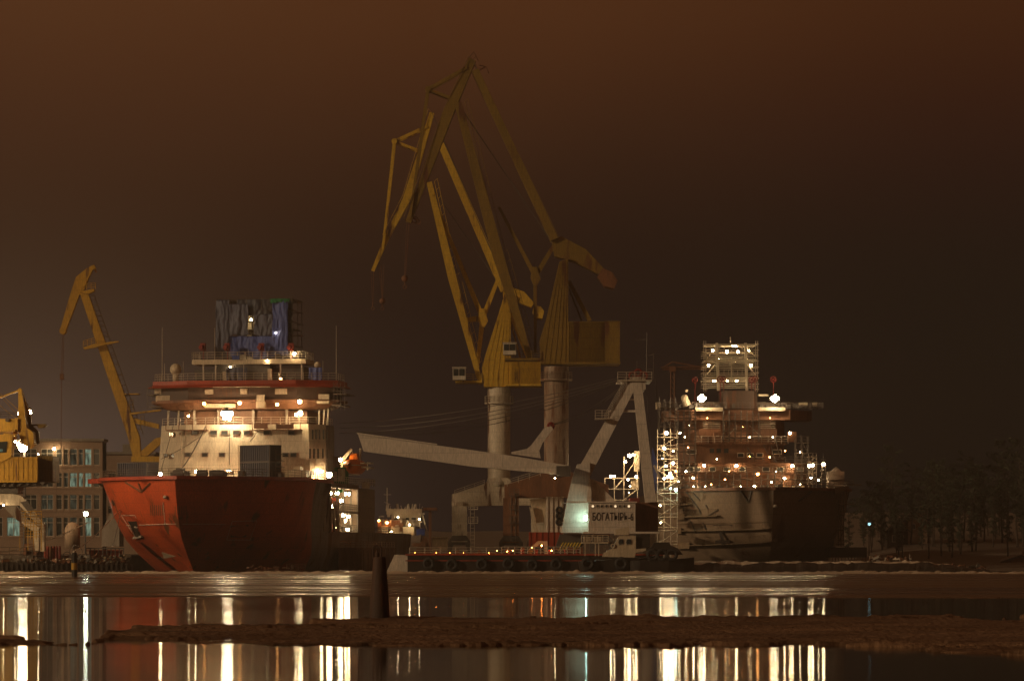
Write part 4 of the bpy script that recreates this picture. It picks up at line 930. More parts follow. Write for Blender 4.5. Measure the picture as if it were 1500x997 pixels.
# ---------------------------------------------------------------- the two big level-luffing cranes on the pier
def big_crane(D, mat, cmat, pmat, label, c):
    """every corner is read from the photo and stands in the jib's own plane D metres away; beams have their real depth"""
    t = thing('luffing_crane', label, 'crane', W(c['colx'], 808, D), 'big luffing cranes on the pier')
    g = MB(); cw = c['colw']; k = D/FPX; p = W(c['colx'], c['coly1'], D); z = lambda y: W(0, y, D).z - p.z
    g.lathe(p, [(cw*k*1.15,z(c['coly1'])),(cw*k,z(c['coly1'])+1.6),(cw*k,z(c['coly0']))], 28); o = g.build('column', M[cmat], t, smooth=True)
    g = MB(); y0 = c['coly0']; g.lathe(p, [(cw*k*1.25,z(y0+c['ring'])),(cw*k*1.3,z(y0+c['ring'])+.15),(cw*k*1.3,z(y0+c['ring'])+.3)], 28)
    pts = [Vector((p.x+cw*k*1.27*math.cos(a_), D+cw*k*1.27*math.sin(a_), p.z+z(y0+c['ring'])+.3)) for a_ in lin(0, 6.283, 21)]
    g.rail(pts, 1.1, 1.2, .045); g.lathe(p, [(cw*k*1.02,z(y0+c['ring'])+.3),(cw*k*1.02,z(y0-1))], 28); g.build('slewing_ring', M[cmat], t)
    g = MB(); g.pprism(c['tower'], D, cw*k*2.2)
    for i in range(5):                           # raised ribs up the tower plates
        f = .12+.19*i; q = c['tower']; a_, b_ = q[c['base'][0]], q[c['base'][1]]; u, v = q[c['top'][0]], q[c['top'][1]]; m_, n_ = q[c['mid'][0]], q[c['mid'][1]]
        P = lambda s, e: (s[0]+(e[0]-s[0])*f, s[1]+(e[1]-s[1])*f)
        for s_, e_ in ((P(a_, b_), P(m_, n_)), (P(m_, n_), P(u, v))): g.beam(W(*s_, D-cw*k*1.1-.03), W(*e_, D-cw*k*1.1-.02), .07, .07)
    g.build('tower', M[mat], t)
    x0, y0, x1, y1 = c['house']; g = MB(); g.pbox(x0, y0, x1, y1, D-3.6, D+3.6); n = int((x1-x0)/2.2)
    for i in range(n): xx = x0+1+i*(x1-x0-2)/(n-1); g.pbox(xx-.45, y0+.8, xx+.45, y1-.8, D-3.7, D-3.55)
    g.pbox(x0, y0-1.2, x1+1, y0-.01, D-3.8, D+3.8); g.pbox(x0-8, y1+.01, x1+1.5, y1+3, D-3.8, D+3.8); g.build('machinery_house', M[mat], t)
    if c.get('ballast'):
        x0, y0, x1, y1 = c['ballast']; g = MB(); g.pbox(x0, y0, x1, y1, D-3.9, D+3.9); g.pbox(x0+.5, y0-1, x1+.8, y0-.01, D-4, D+4); g.pbox(x0-2, y1+.01, x1+1, y1+2.2, D-4.1, D+4.1); g.build('ballast_box', M[mat], t)
    g = MB(); x0, x1, y = c['floor']; g.pbox(x0, y, x1, y+3.2, D-2.4, D+2.4); g.rail([W(x0,y,D-2.3), W(x1,y,D-2.3)], 1.1, 1.4, .045); g.build('platform', M[mat], t)
    x0, y0, x1, y1 = c['cab']; g = MB(); g.pbox(x0, y0, x1, y1, D-3.4, D-.9); g.pbox(x0-1, y0-.8, x1+1, y0-.01, D-3.6, D-.7); o = g.build('cab', M['winframe'], t)
    g = MB(); g.pbox(x0+1.2, y0+2, (x0+x1)/2-1, y1-6, D-3.47, D-3.41); g.pbox((x0+x1)/2+.3, y0+2, x1-1.5, y1-6, D-3.47, D-3.41); g.build('cab_window', M['glass'], o)
    g = MB()                                     # main jib: a deep box beam thinning to both ends
    (a_, m_, b_) = c['jib']; w0, w1, w2 = c['jibw']
    for s_ in (-1, 1):
        off = Vector((0, s_*1.3, 0)); g.beam(W(*a_, D)+off*1.3, W(*m_, D)+off*1.1, w0*k, .8, w1*k, .8); g.beam(W(*m_, D)+off*1.1, W(*b_, D)+off*.7, w1*k, .8, w2*k, .8)
    for i in range(12):
        q = W(*a_, D).lerp(W(*b_, D), (i+.7)/12.5); g.tube(q-Vector((0,1.5,0)), q+Vector((0,1.5,0)), .22, n=6)
    g.build('main_jib', M[mat], t)
    g = MB()                                     # walkway along the jib and the hoist ropes
    pa, pm, pb = W(*a_, D), W(*m_, D), W(*b_, D); o1 = Vector((w1*k*.62, -1.6, .1))
    for p_, q_ in ((pa, pm), (pm, pb)):
        g.tube(p_+o1*.6, q_+o1, .05, n=4); g.tube(p_+o1*.6+Vector((.5,0,.5)), q_+o1+Vector((.5,0,.5)), .04, n=4)
        for i in range(12): c_ = p_.lerp(q_, i/11)+o1*(.6+.4*i/11); g.tube(c_, c_+Vector((.5,0,.5)), .04, n=4)
    g.build('jib_walkway', M[mat], t)
    g = MB(); top_ = W(*c['tower'][5], D); ap = W(*c['fly'][0], D)
    for s_ in (-.8, .8): g.tube(top_+Vector((0, s_, 0)), ap+Vector((0, s_, 0)), .04, n=4); g.tube(top_+Vector((0, s_, -1)), pb+Vector((0, s_, 0)), .04, n=4)
    g.build('hoist_rope', M['steel'], t)
    g = MB()                                     # fly jib with its tie triangle
    f = c['fly']; w0, w1, w2 = c['flyw']
    g.pbeam(f[0], f[1], D, w0, 1.6, w1, 2.4); g.pbeam(f[1], f[2], D, w1, 2.4, w2, 1.2)
    if len(f) > 3: g.pbeam(f[2], f[3], D, w2, 1.0, w2*.7, .7)
    for a_, b_ in ((f[0], f[1]), (f[1], f[2])):   # handrail along the jib's back
        o_ = Vector((-.5, -.9, .5)); g.tube(W(*a_, D)+o_*1.3, W(*b_, D)+o_*1.3, .04, n=4); 
        for i in range(9): q = W(*a_, D).lerp(W(*b_, D), i/8); g.tube(q, q+o_*1.3, .035, n=4)
    g.build('fly_jib', M[mat], t)
    g = MB(); tn = c['tie']
    for s_ in (-1, 1):
        o_ = Vector((0, s_*.8, 0)); g.beam(W(*tn[0], D)+o_, W(*tn[1], D)+o_, 4.5*k, .5); g.beam(W(*tn[1], D)+o_, W(*tn[2], D)+o_, 4*k, .5); g.beam(W(*tn[1], D)+o_, W(*tn[3], D)+o_, 4.5*k, .5, 3.5*k, .5)
    g.tube(W(*tn[1], D)-Vector((0,1.2,0)), W(*tn[1], D)+Vector((0,1.2,0)), 4.2*k, n=12); g.build('fly_tie', M[mat], t)
    g = MB(); bs = c['back']
    for s_ in (-1, 1): o_ = Vector((0, s_*1.6, 0)); g.beam(W(*bs[0], D)+o_*.6, W(*bs[1], D)+o_, c['backw']*k, .55, c['backw']*k*1.1, .55)
    g.tube(W(bs[0][0]+7, bs[0][1]+4, D-1.8), W(bs[1][0]+7, bs[1][1]-4, D-1.8), .04, n=4); g.build('back_stay', M[mat], t)
    g = MB(); lv = c['lever']; g.pprism(lv, D, 2.6); g.build('counterweight_lever', M[mat], t)
    g = MB(); g.pprism(c['cwt'], D, 4.2); g.build('counterweight', M['rust'] if mat == 'yellowd' else M[mat], t)
    g = MB(); nd = c['node']                    # luffing links meeting in a plate
    g.pprism([(nd[0]-5,nd[1]-14),(nd[0]+2,nd[1]-14),(nd[0]+8,nd[1]+4),(nd[0]+3,nd[1]+13),(nd[0]-3,nd[1]+12),(nd[0]-7,nd[1]+2)], D, 1.2)
    for q, wd in c['links']: g.pbeam(q, nd, D, wd, .7, wd*1.5, .7)
    g.build('luffing_link', M[mat], t)
    g = MB(); s0, s1 = c['strut']; g.pbeam(s0, s1, D, 6, 1.2); g.pbeam((s0[0],s0[1]+10), (s1[0]-12,s1[1]), D+2, 2.5, .4); g.build('tower_strut', M[mat], t)
    g = MB()
    for (xa, ya, xb, yb, r_) in c['hooks']:
        g.tube(W(xa-1.2,ya,D), W(xb-.5,yb,D), .045, n=4); g.tube(W(xa+2.5,ya,D), W(xb+.7,yb,D), .045, n=4)
        pk = W(xb, yb, D); g.ball(pk, r_, 10, 7); g.tube(pk-Vector((0,0,r_)), pk-Vector((0,0,r_+.5)), .12, n=6); g.ring(pk-Vector((0,0,r_+.75)), .28, .07, 'Y', 12, 5)
    g.build('hook_block', M['rust'], t)
    g = MB(); g.pprism(c['ptop'], D, cw*k*2.0)
    g.build('portal_beam', M[pmat], t)
    for x0, x1, ya, yb in c['legs']:
        for dd in (-5.2, 5.2):
            g = MB(); g.pbox(x0, ya, x1, yb, D+dd-1.1, D+dd+1.1); g.pbox(x0+.22*(x1-x0), ya+10, x1-.22*(x1-x0), ya+26, D+dd-1.2, D+dd-1.05)
            for i in range(5): g.pbox(x0-.6, ya+12+i*13, x1+.6, ya+13.4+i*13, D+dd-1.25, D+dd+1.2)
            g.build('portal_leg', M[pmat], t)
            g = MB(); g.pprism([(x0-6,808),(x0-6,794),(x0+1,784),(x1-1,784),(x1+6,794),(x1+6,808),(x1+1,808),(x1-2,798),(x0+2,798),(x0-1,808)], D+dd, 1.8); g.build('bogie', M['steel'], t)
        g = MB(); g.beam(W((x0+x1)/2, ya+2, D-5.2), W((x0+x1)/2, ya+2, D+5.2), 1.2, 2); g.beam(W((x0+x1)/2, 782, D-5.2), W((x0+x1)/2, 782, D+5.2), 1.2, 1.2); g.build('cross_beam', M[pmat], t)
    g = MB(); lx_ = c['lad']; g.ladder(W(lx_, 805, D-6.4), W(lx_, c['coly1']+24, D-6.4), .7, .6, .05)
    g3 = MB(); g3.rail([W(c['ptop'][0][0]+4, c['ptop'][0][1]+2, D-cw*k), W(c['colx']-cw*1.3, c['ptop'][1][1]+3, D-cw*k)], 1.0, 2, .045); g3.build('beam_railing', M['railp'], t)
    for i, y in enumerate((725, 745, 765)): g.pbox(lx_-6, y, lx_+8, y+1, D-6.9, D-5.6); g.rail([W(lx_-6,y,D-6.9), W(lx_+8,y,D-6.9)], 1.0, .8, .04)
    g.build('access_ladder', M['rail_d'] if pmat == 'rust' else M['column'], t)
    return t
big_crane(600, 'cyellow', 'column', 'column', 'yellow luffing crane on the pale column, left of the two on the pier', dict(
    colx=731, colw=16.5, coly0=568, coly1=712, ring=24, lad=692,
    tower=[(709,567),(706,540),(712,518),(735,446),(739,432),(748,432),(748,567)], base=(0,6), top=(4,5), mid=(2,6),
    house=(748.3,527,792,562), floor=(667,706,557), cab=(663,538,682,556),
    jib=((704,562),(662,405),(629,268)), jibw=(6.5,12.5,8),
    fly=((633,166),(596,292),(566,350),(546,397)), flyw=(7,11,7), tie=((626,186),(578,208),(612,221),(561,366)),
    back=((646,212),(738,425)), backw=9, lever=[(736,415),(746,420),(768,428),(782,444),(778,451),(750,440),(737,436)], cwt=[(782,448),(792,450),(797,457),(794,468),(785,466),(780,458)],
    node=(707,466), links=(((641,306),5),((681,469),6),((730,408),5),((699,538),5)), strut=((747,458),(775,527)),
    hooks=((560,388,560,441,.55),(545,397,546,444,.16),(555,380,560,436,.1)),
    ptop=[(662,724),(710,708),(718,700),(744,700),(752,708),(800,724),(800,740),(745,740),(690,741),(680,741),(662,741)],
    legs=((662,684,741,784),(778,800,741,784))))
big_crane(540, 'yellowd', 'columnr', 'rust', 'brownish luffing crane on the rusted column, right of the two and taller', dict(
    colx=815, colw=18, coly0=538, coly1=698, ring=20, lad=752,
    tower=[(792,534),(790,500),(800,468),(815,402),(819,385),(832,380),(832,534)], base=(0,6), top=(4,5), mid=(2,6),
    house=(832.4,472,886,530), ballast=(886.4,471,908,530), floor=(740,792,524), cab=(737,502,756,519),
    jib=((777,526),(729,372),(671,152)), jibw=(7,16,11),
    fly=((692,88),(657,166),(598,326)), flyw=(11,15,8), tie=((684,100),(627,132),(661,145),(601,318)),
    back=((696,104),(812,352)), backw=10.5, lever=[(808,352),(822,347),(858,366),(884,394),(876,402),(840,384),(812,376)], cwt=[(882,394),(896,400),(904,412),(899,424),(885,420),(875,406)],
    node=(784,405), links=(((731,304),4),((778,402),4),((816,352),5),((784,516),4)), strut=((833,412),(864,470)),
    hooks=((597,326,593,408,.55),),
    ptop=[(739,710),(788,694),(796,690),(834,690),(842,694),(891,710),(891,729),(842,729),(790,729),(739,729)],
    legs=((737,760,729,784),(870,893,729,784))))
for o in [x for x in bpy.data.objects if x.get('category') == 'crane' and 'rusted' in x['label']]:
    g = MB(); Dq = 540; g.ring(W(608,322,Dq), .5, .1, 'Y', 14, 5); g.ring(W(613,325,Dq), .35, .08, 'Y', 14, 5); g.pbeam((600,316),(612,323), Dq, 2, .5)
    for a_, b_ in (((684,88),(694,76)),((694,76),(701,90)),((688,92),(698,82)),((702,96),(712,98)),((712,98),(716,108)),((696,106),(712,98))): g.tube(W(*a_, Dq), W(*b_, Dq), .07, n=4)
    g.build('jib_head_sheave', M['rust'], o)

# ---------------------------------------------------------------- floating crane
D = 492
fc = thing('floating_crane', 'pale floating crane with a long lowered boom, A-frame and lettered house', 'crane', W(770, 836, D))
g = MB(); x0 = W(566,0,D).x; x1 = W(966,0,D).x; xm = W(598,0,D).x; zt = W(0, 812, 481).z
g.hexa([(xm+.3,479,-.6),(x1,479,-.6),(x1,505,-.6),(xm+.3,505,-.6),(xm+.3,479,zt),(x1,479,zt),(x1,505,zt),(xm+.3,505,zt)]); g.build('barge_hull', M['black'], fc)
g = MB(); g.hexa([(xm-1.2,479.02,-.6),(xm+.29,479.02,-.6),(xm+.29,505,-.6),(xm-1.2,505,-.6),(xm-1.0,479.02,zt-.1),(xm+.29,479.02,zt-.02),(xm+.29,505,zt-.02),(xm-1.0,505,zt-.1)])
g.prism([(W(568,0,484).x, .15), (W(571,0,484).x, -.3), (xm, -.3), (xm-1.0, zt), (xm-1.6, zt)], 481, 503); g.build('barge_rake', M['grey'], fc)
g = MB(); g.box(xm, x1, 478.85, 479.2, zt-.1, zt+.12); g.box(xm, x1, 478.9, 479.0, zt-.9, zt-.75); g.build('rubbing_strake', M['redtrim'], fc)  # red stands in for the orange lamplight on the barge edge
for i, x in enumerate((628,662,706,745,780,815,861,910)):
    g = MB(); p = W(x, 825+(i*5)%3, 478.5); g.ring(p, .62, .26, 'Y', 18, 8); g.tube(p+Vector((0,.1,.6)), Vector((p.x, 479, zt+.1)), .05, n=4); tag(g.build('tyre_fender', M['rubber']), 'black tyre hung along the barge side of the floating crane', 'tyre', 'tyre fenders on the floating crane barge')
g = MB(); g.rail([W(600,812,479.6), W(735,812,479.6)], 1.0, 2.2, .05); g.rail([W(735,812,479.6), W(850,812,479.6)], 1.1, .9, .06); g.build('barge_railing', M['railp'], fc)
g = MB(); g.pbox(600, 810.4, 738, 812, 480.9, 481.1); g.build('painted_glow_bar', M['orange'], fc)  # added bar, its orange paint imitates the lamplit line along the deck
# house, king post and braces
g = MB(); g.pbox(862, 736, 931, 778, D-7, D+4)
for i in range(30): g.pbox(863+i*2.3, 737, 863.8+i*2.3, 777, D-7.02, D-6.95)
g.build('house', M['grey'], fc)
g = MB(); g.pbox(931.2, 735, 964, 781, D-3, D+5); g.build('engine_house', M['rust'], fc)
g = MB(); g.pbox(860, 734, 933, 735.8, D-7.2, D+4.2); g.pbox(855, 778.2, 966, 781, D-7.4, D+5); g.build('house_deck', M['grey'], fc)
for i in range(9):
    xx = 868.5+i*6.6; g = MB(); g.ring(W(xx, 741, D-7.08), .20, .05, 'Y', 12, 4); o = g.build('porthole', M['railp'], fc)
    g = MB(); p = W(xx, 741, D-7.06); g.tube(p-Vector((0,.04,0)), p+Vector((0,.04,0)), .19, n=12); g.build('pane', M['warmwin'] if i in (0, 5, 8) else M['glass'], o)
cu = bpy.data.curves.new('house_lettering', 'FONT'); cu.body = 'БОГАТЫРЬ-6'; cu.size = 1.5; cu.extrude = .008; cu.offset = .018; cu.align_x = 'CENTER'; cu.space_character = 1.02
to = bpy.data.objects.new('lettering', cu); COL.objects.link(to); p = W(897.5, 761.8, D-7.045)
to.parent = None; to.location = p - ORIGIN[fc.name]; to.rotation_euler = (R(90), 0, 0); cu.materials.append(M['black'])
bpy.context.view_layer.update(); wdt = to.dimensions.x; to.scale = ((59*D/FPX)/max(wdt,.1), 1, 1)
me = bpy.data.meshes.new_from_object(to.evaluated_get(bpy.context.evaluated_depsgraph_get())); lo_ = bpy.data.objects.new('lettering', me); COL.objects.link(lo_)
lo_.parent = fc; lo_.location = to.location; lo_.rotation_euler = to.rotation_euler; lo_.scale = to.scale; bpy.data.objects.remove(to); lo_.name = 'lettering'
g = MB(); g.pprism([(822,780),(830,735),(838,700),(845,680),(864,678),(864,702),(866,720),(866,780)], D-4, 2.6)
for y in (736, 764): g.pbox(823, y, 866, y+.7, D-5.42, D-5.28)
g.build('king_post', M['grey'], fc)
g = MB(); g.pprism([(864,702),(870,702),(910,742),(908,745),(884,745),(866,728),(866,738),(864,738)], D-3.5, 1.4); g.build('post_brace', M['grey'], fc)
g = MB(); g.pbox(800, 727, 826, 782, D+2, D+6)
for i in range(4): g.pbox(801+i*7, 728, 803+i*7, 782, D+1.85, D+2.05)
g.build('side_house', M['grey'], fc)
g = MB()
for y in (747, 755.5, 764): g.ring(W(819.5, y, D+1.6), .42, .18, 'Y', 14, 6)
g.build_each('tyre', M['rubber'], fc)
g = MB(); g.pprism([(776,731),(800,729),(800,742),(797,764),(786,766),(780,748)], D+5, 1.4); g.pbeam((779,742),(788,780), D+3.8, 2.5, .5); g.pbeam((776,742),(784,780), D+3.8, 1.5, .5); g.build('winch_shield', M['cream'], fc)
g = MB(); g.pbox(775, 779, 824, 800, D+1, D+7)
for i in range(6): g.pbox(776+i*8.5, 779, 777.2+i*8.5, 800, D+.9, D+1.1)
g.build('winch_house', M['redtrim'], fc)
g = MB(); g.pprism([(820,782),(868,782),(846,806),(812,806)], D-2, 4); g.build('post_base', M['steel'], fc)
g = MB()
for i in range(7): g.pprism([(817+i*4.4,806),(819.2+i*4.4,806),(826+i*4.4,794),(823.8+i*4.4,794)], D-4.5, .3)
g.build('hazard_board', M['yellow'], fc)
# boom with its strut
g = MB(); g.pprism([(525,636.5),(690,659),(760,669),(828,681),(836,686),(836,694),(815,694.5),(690,683),(600,670),(533,661)], D-7, 2.0)
g.pprism([(523,633.5),(640,650),(640,651.5),(524,636)], D-7, 2.3)
g.build('boom', M['grey'], fc)
g = MB(); g.pbox(815, 682, 836, 697, D-8.4, D-5.6); g.build('boom_foot', M['steel'], fc)
g = MB(); g.pprism([(749,662),(772,657),(778,652),(797,627),(807,624),(810,628),(795,648),(790,660),(792,671),(749,664.5)], D-7, 1.2); g.build('boom_strut', M['grey'], fc)
g = MB(); g.ring(W(807,623.5,D-7), .42, .16, 'Y', 14, 6); g.beam(W(803,623.5,D-7), W(811,623.5,D-7), .2, .4); g.beam(W(807,619,D-7), W(807,628,D-7), .2, .4); g.build('strut_sheave', M['redsig'], fc)
# A-frame
for dd in (-4, 4):
    g = MB(); g.pbeam((850,702),(929,556), D+dd, 21, 1.3, 14, 1.1); g.pbeam((932,552),(953,735), D+dd, 13, 1.3, 16, 1.4); g.build('frame_leg', M['grey'] if dd < 0 else M['columnr'], fc)
g = MB(); g.pprism([(921,556),(944,556),(944,572),(930,574),(916,572)], D, 9.2); g.beam(W(905,598,D-4), W(905,598,D+4), .8, .8); g.beam(W(938,610,D-4), W(938,610,D+4), .8, .8); g.pbeam((893,602),(938,602), D-4, 3, .6); g.pbeam((905,585),(934,585), D-4, 2.4, .5); g.build('frame_cross', M['grey'], fc)
g = MB(); g.pbox(905, 556, 955, 558, D-5, D+5); g.rail([W(905,556,D-5), W(955,556,D-5)], 1.1, 1.2, .045); g.pbox(872, 612, 893, 613.5, D-6, D-3); g.rail([W(872,612,D-6), W(892,612,D-6)], 1.1, 1, .045); g.rail([W(886,618,D-4.8), W(918,562,D-4.8)], 1.1, 2, .04); g.build('frame_platform', M['railp'], fc)
g = MB()
for x in (927, 935, 943):
    for dd in (-3, 0, 3):
        g.cut()
        g.ring(W(x, 550+(x==935)*-4, D+dd), .5, .16, 'Y', 14, 6); g.pbeam((x,555),(x,550), D+dd, 2, .4)
g.build_each('head_sheave', M['redsig'], fc)
g = MB(); g.tube(W(947.5,556,D), W(947.5,487,D), .10, .05, 6); g.pbeam((930,497),(949,497), D, .6, .06)
for y in (520, 540): g.pbeam((945,y),(957,y), D, .7, .08)
g.tube(W(957.5,556,D), W(957.5,520,D), .05, n=5); g.ball(W(957.5,519,D), .14, 6, 5); g.tube(W(933,545,D), W(933,528,D), .04, n=5); g.build('mast', M['rail_d'], fc)
g = MB()
for a_, b_, dr in (((929,549),(806,622),1.0),((931,547),(808,622),1.4),((928,548),(524,633),2.2),((930,546),(520,633),3.0)): g.sag(W(*a_, D-3), W(*b_, D-7), dr, .05)
for x in (936, 946, 960): g.tube(W(x, 556, D+3), W(x+14, 735, D+3), .04, n=4)
g.build('pendant_cable', M['steel'], fc)
for (a_, b_, dr, lb) in (((906,553),(496,620),1.2,'uppermost of the thin overhead cables between the bridge and the A-frame'), ((906,556),(497,627),1.5,'middle one of the thin overhead cables between the bridge and the A-frame'), ((905,559),(498,634),1.6,'lowest of the thin overhead cables between the bridge and the A-frame')):
    g = MB(); g.sag(W(*a_, D+6), W(*b_, 548), dr, .05); tag(g.build('overhead_cable', M['steel']), lb, 'cable', 'overhead cables from the red ship to the A-frame')
# deck bits, lit cabin, lamps
g = MB(); g.pprism([(772,811),(775,803),(788,792),(802,792),(802,811),(797,811),(797,797),(790,797),(781,804),(779,811)], 484, 2.4); g.build('shelter', M['cream'], fc)
g = MB()
for i, (x, wd, h, mt) in enumerate(((742,4,9,0),(749,3,7,0),(757,5,8,0),(766,5,9,0),(784,5,8,0),(795,3,7,0),(808,5,8,0),(815,4,9,0),(835,9,10,0),(850,8,9,0))): g.pbox(x-wd/2, 811-h, x+wd/2, 811.5, 482+i%3, 484+i%3)
for x in (700, 640, 668): g.pbox(x, 805, x+5, 811.5, 484, 486)
g.build_each('deck_winch', M['rust'], fc)
g = MB()
for x in (745, 765, 785, 805, 829, 846): g.lathe(W(x, 811.5, 481), [(.25,0),(.25,.5),(.35,.55),(.35,.7)], 10)
g.build_each('bollard', M['redsig'], fc)
for x, y, r_, k_ in ((793.5,798.5,.18,'lampo'),(764,804,.10,'lampo'),(808,806,.12,'lampo'),(751,806,.10,'lampo'),(728,806,.10,'lampo'),(659,809,.07,'lampo'),(690,806,.08,'lampo'),(779,801,.12,'lampo'),(608,809,.07,'lampo'),(639,809,.07,'lampo'),(679,809,.06,'lampo'),(716,809,.08,'lampo'),(743,807,.09,'lampo'),(813,700,.20,'lampw')): lamp(fc, W(x, y, 480.4 if y > 750 else D-8.8), r_*.55, 'lampd' if k_ == 'lampo' else k_, name='deck_lamp', bracket=(0,.5,.05))
g = MB(); p = W(862.5, 757, D-6.6); g.box(p.x-.3, p.x-.01, D-6.8, D-6.4, W(0,764,D).z, W(0,754,D).z); o = g.build('wall_lamp', M['railp'], fc)
g = MB(); g.box(p.x-.5, p.x-.3, D-6.85, D-6.35, W(0,762,D).z, W(0,755,D).z); g.build('tube', M['lampc'], o)

# ---------------------------------------------------------------- workboats along the barge
D = 474
t = thing('workboat', 'small pale workboat with a rounded wheelhouse lying against the crane barge', 'boat', W(905, 836, D))
g = MB(); Lw = [(-5.2,1.5),(-4.6,1.7),(0,1.8),(3,1.65),(5,.9),(5.8,.1)]; cx_ = W(902,0,D).x; vs = []; 
for s_ in (1,):
    ring_ = [(cx_+x, D-y, ) for x, y in Lw] + [(cx_+x, D+y) for x, y in reversed(Lw)]
n = len(ring_); sheer = lambda x: 1.55 + .9*max(0, (x-cx_)/5.8)**2
vs = [(cx_+(x-cx_)*.93, D+(y-D)*.8, -.5) for x, y in ring_] + [(x, y, sheer(x)) for x, y in ring_]
g.add(vs, [tuple(range(n))[::-1], tuple(range(n, 2*n))] + [(k, (k+1) % n, n+(k+1) % n, n+k) for k in range(n)]); g.build('boat_hull', M['black'], t)
g = MB(); g.pprism([(882,815),(884,809),(900,806),(946,802.5),(946,806),(931,809),(930,816)], D-1.75, .25); g.build('bulwark', M['cream'], t)
g = MB(); g.pprism([(886,815),(888,806),(897,803),(905,787),(908,784.5),(931,784.5),(931,812),(920,815)], D, 2.6); g.build('wheelhouse', M['cream'], t)
for x, wd in ((909.5, 4.2), (921, 4.4)):
    g = MB(); g.pprism([(x-wd,794),(x-wd+.8,790),(x-wd+3,788.4),(x+wd-1.5,788.4),(x+wd,790),(x+wd,795),(x+wd-1,797),(x-wd+1,798)], D-1.33, .05); o = g.build('wheelhouse_window', M['railp'], t)
    g = MB(); g.pprism([(x-wd+.7,794),(x-wd+1.4,790.5),(x-wd+3.3,789.2),(x+wd-1.8,789.2),(x+wd-.7,790.5),(x+wd-.7,794.6),(x+wd-1.5,796.2),(x-wd+1.6,797)], D-1.37, .05); g.build('pane', M['glass'], o)
g = MB(); g.ring(W(898,799,D-1.4), .25, .08, 'Y', 12, 5); g.build('life_ring', M['cream'], t)
g = MB(); g.pprism([(900,783),(901,775),(921,771),(921,783)], D+.4, 1.8); g.pbeam((921,768),(921,784), D, 1.5, .2); g.pbeam((905,765),(926,762), D, 1, .15); g.build('searchlight_box', M['cream'], t)
g = MB(); g.pbox(852, 793.5, 891, 795.5, D-1.5, D+1.5); g.pbox(855, 785, 865.5, 793, D-1.2, D+.5); g.pbox(870, 785, 881.5, 793, D-1.2, D+.5)
for x in (857, 872, 877): g.pbeam((x,795),(x,814), D-1.4, 1.3, .12); g.pbeam((x,795),(x,814), D+1.3, 1.3, .12)
g.rail([W(852,793.5,D-1.5), W(891,793.5,D-1.5)], .95, .7, .04); g.build('aft_canopy', M['cream'], t)
g = MB(); g.pbox(931.5, 782, 952, 806, D-.8, D+2); g.build('funnel_casing', M['black'], t)
for x in (861, 910):
    g = MB(); g.ring(W(x, 825, D-2.1), .68, .28, 'Y', 18, 8); g.build('tyre', M['rubber'], t)
D = 471
t = thing('tug', 'low black tug with tyres along its side, before the left of the grey ship', 'boat', W(968, 836, D))
g = MB(); Lw = [(-4.2,1.6),(-3,2),(1,2.1),(3.2,1.5),(4.6,.1)]; cx_ = W(968,0,D).x; ring_ = [(cx_+x, D-y) for x, y in Lw] + [(cx_+x, D+y) for x, y in reversed(Lw)]; n = len(ring_)
vs = [(x, D+(y-D)*.85, -.5) for x, y in ring_] + [(x, y, 1.6+.5*max(0,(x-cx_)/4.6)) for x, y in ring_]
g.add(vs, [tuple(range(n))[::-1], tuple(range(n, 2*n))] + [(k, (k+1) % n, n+(k+1) % n, n+k) for k in range(n)]); g.build('tug_hull', M['black'], t)
g = MB(); g.pprism([(946,812),(948,804),(955,800),(985,799),(993,803),(1000,812)], D, 2.4); g.pprism([(955,800),(958,794),(980,794),(983,800)], D, 1.9); g.build('cabin', M['black'], t)
g = MB()
for x in (956, 970, 984): g.ring(W(x, 812, D-2), .65, .24, 'Y', 16, 7)
g.build_each('tyre', M['rubber'], t)

# ---------------------------------------------------------------- things seen between the ships
D = 645
t = thing('supply_vessel', 'small supply vessel with orange deckhouse and cluttered bridge behind the red stern', 'ship', W(590, 820, D))
g = MB(); g.pprism([(540,822),(540,783),(612,784),(618,782),(616,800),(605,822)], D, 9); g.build('hull', M['primer'], t)
g = MB(); g.pbox(553, 762, 590, 783, D-3, D+3); g.build('orange_house', M['rust'], t)
g = MB(); g.pbox(573, 752, 615, 770, D-2, D+3); g.pbox(566, 745, 618, 753, D-1, D+3); g.pbox(590, 771, 607, 783, D-4, D-1); g.build('bridge', M['cream'], t)
for x in (580, 596, 606): window(Frame(0, 0, 0), t, x-4, 757, x+4, 762, D-2)
g = MB(); r_ = random.Random(5)
for i in range(26): x = 566+i*2; g.pbeam((x,748),(x+r_.uniform(-3,3),748-r_.uniform(2,11)), D+r_.uniform(-1,3), r_.uniform(.6,2.4), .3)
g.pbeam((567,748),(567,714), D, 1.2, .2); g.pbeam((562,724),(573,724), D, .7, .1); g.pbeam((563,735),(572,738), D, .7, .1); g.build('mast', M['railp'], t)
g = MB(); g.pbeam((618,752),(626,778), D-2, 2, .4); g.pbeam((612,752),(622,752), D-2, 2, .4); g.pbeam((612,756),(617,778), D-2, 2, .4); g.build('stern_gantry', M['winframe'], t)
g = MB(); g.pbox(610, 774, 622, 784, D-4, D-2); g.build('blue_winch', M['blue'], t)
g = MB(); g.pbox(558, 770, 568, 783, D-3.4, D-3.01); g.pbox(576, 772, 585, 783, D-3.4, D-3.01); g.build_each('door', M['cream'], t)
lamp(t, W(555, 762, D-3.4), .26, 'lampo'); lamp(t, W(567, 765, D-3.6), .3, 'lampo')
for x, y in ((583,757),(600,768),(614,760),(573,778)): lamp(t, W(x, y, D-4.8), .17, 'lampw')  # extra lamps added to brighten the vessel
r_ = random.Random(44); g = MB()
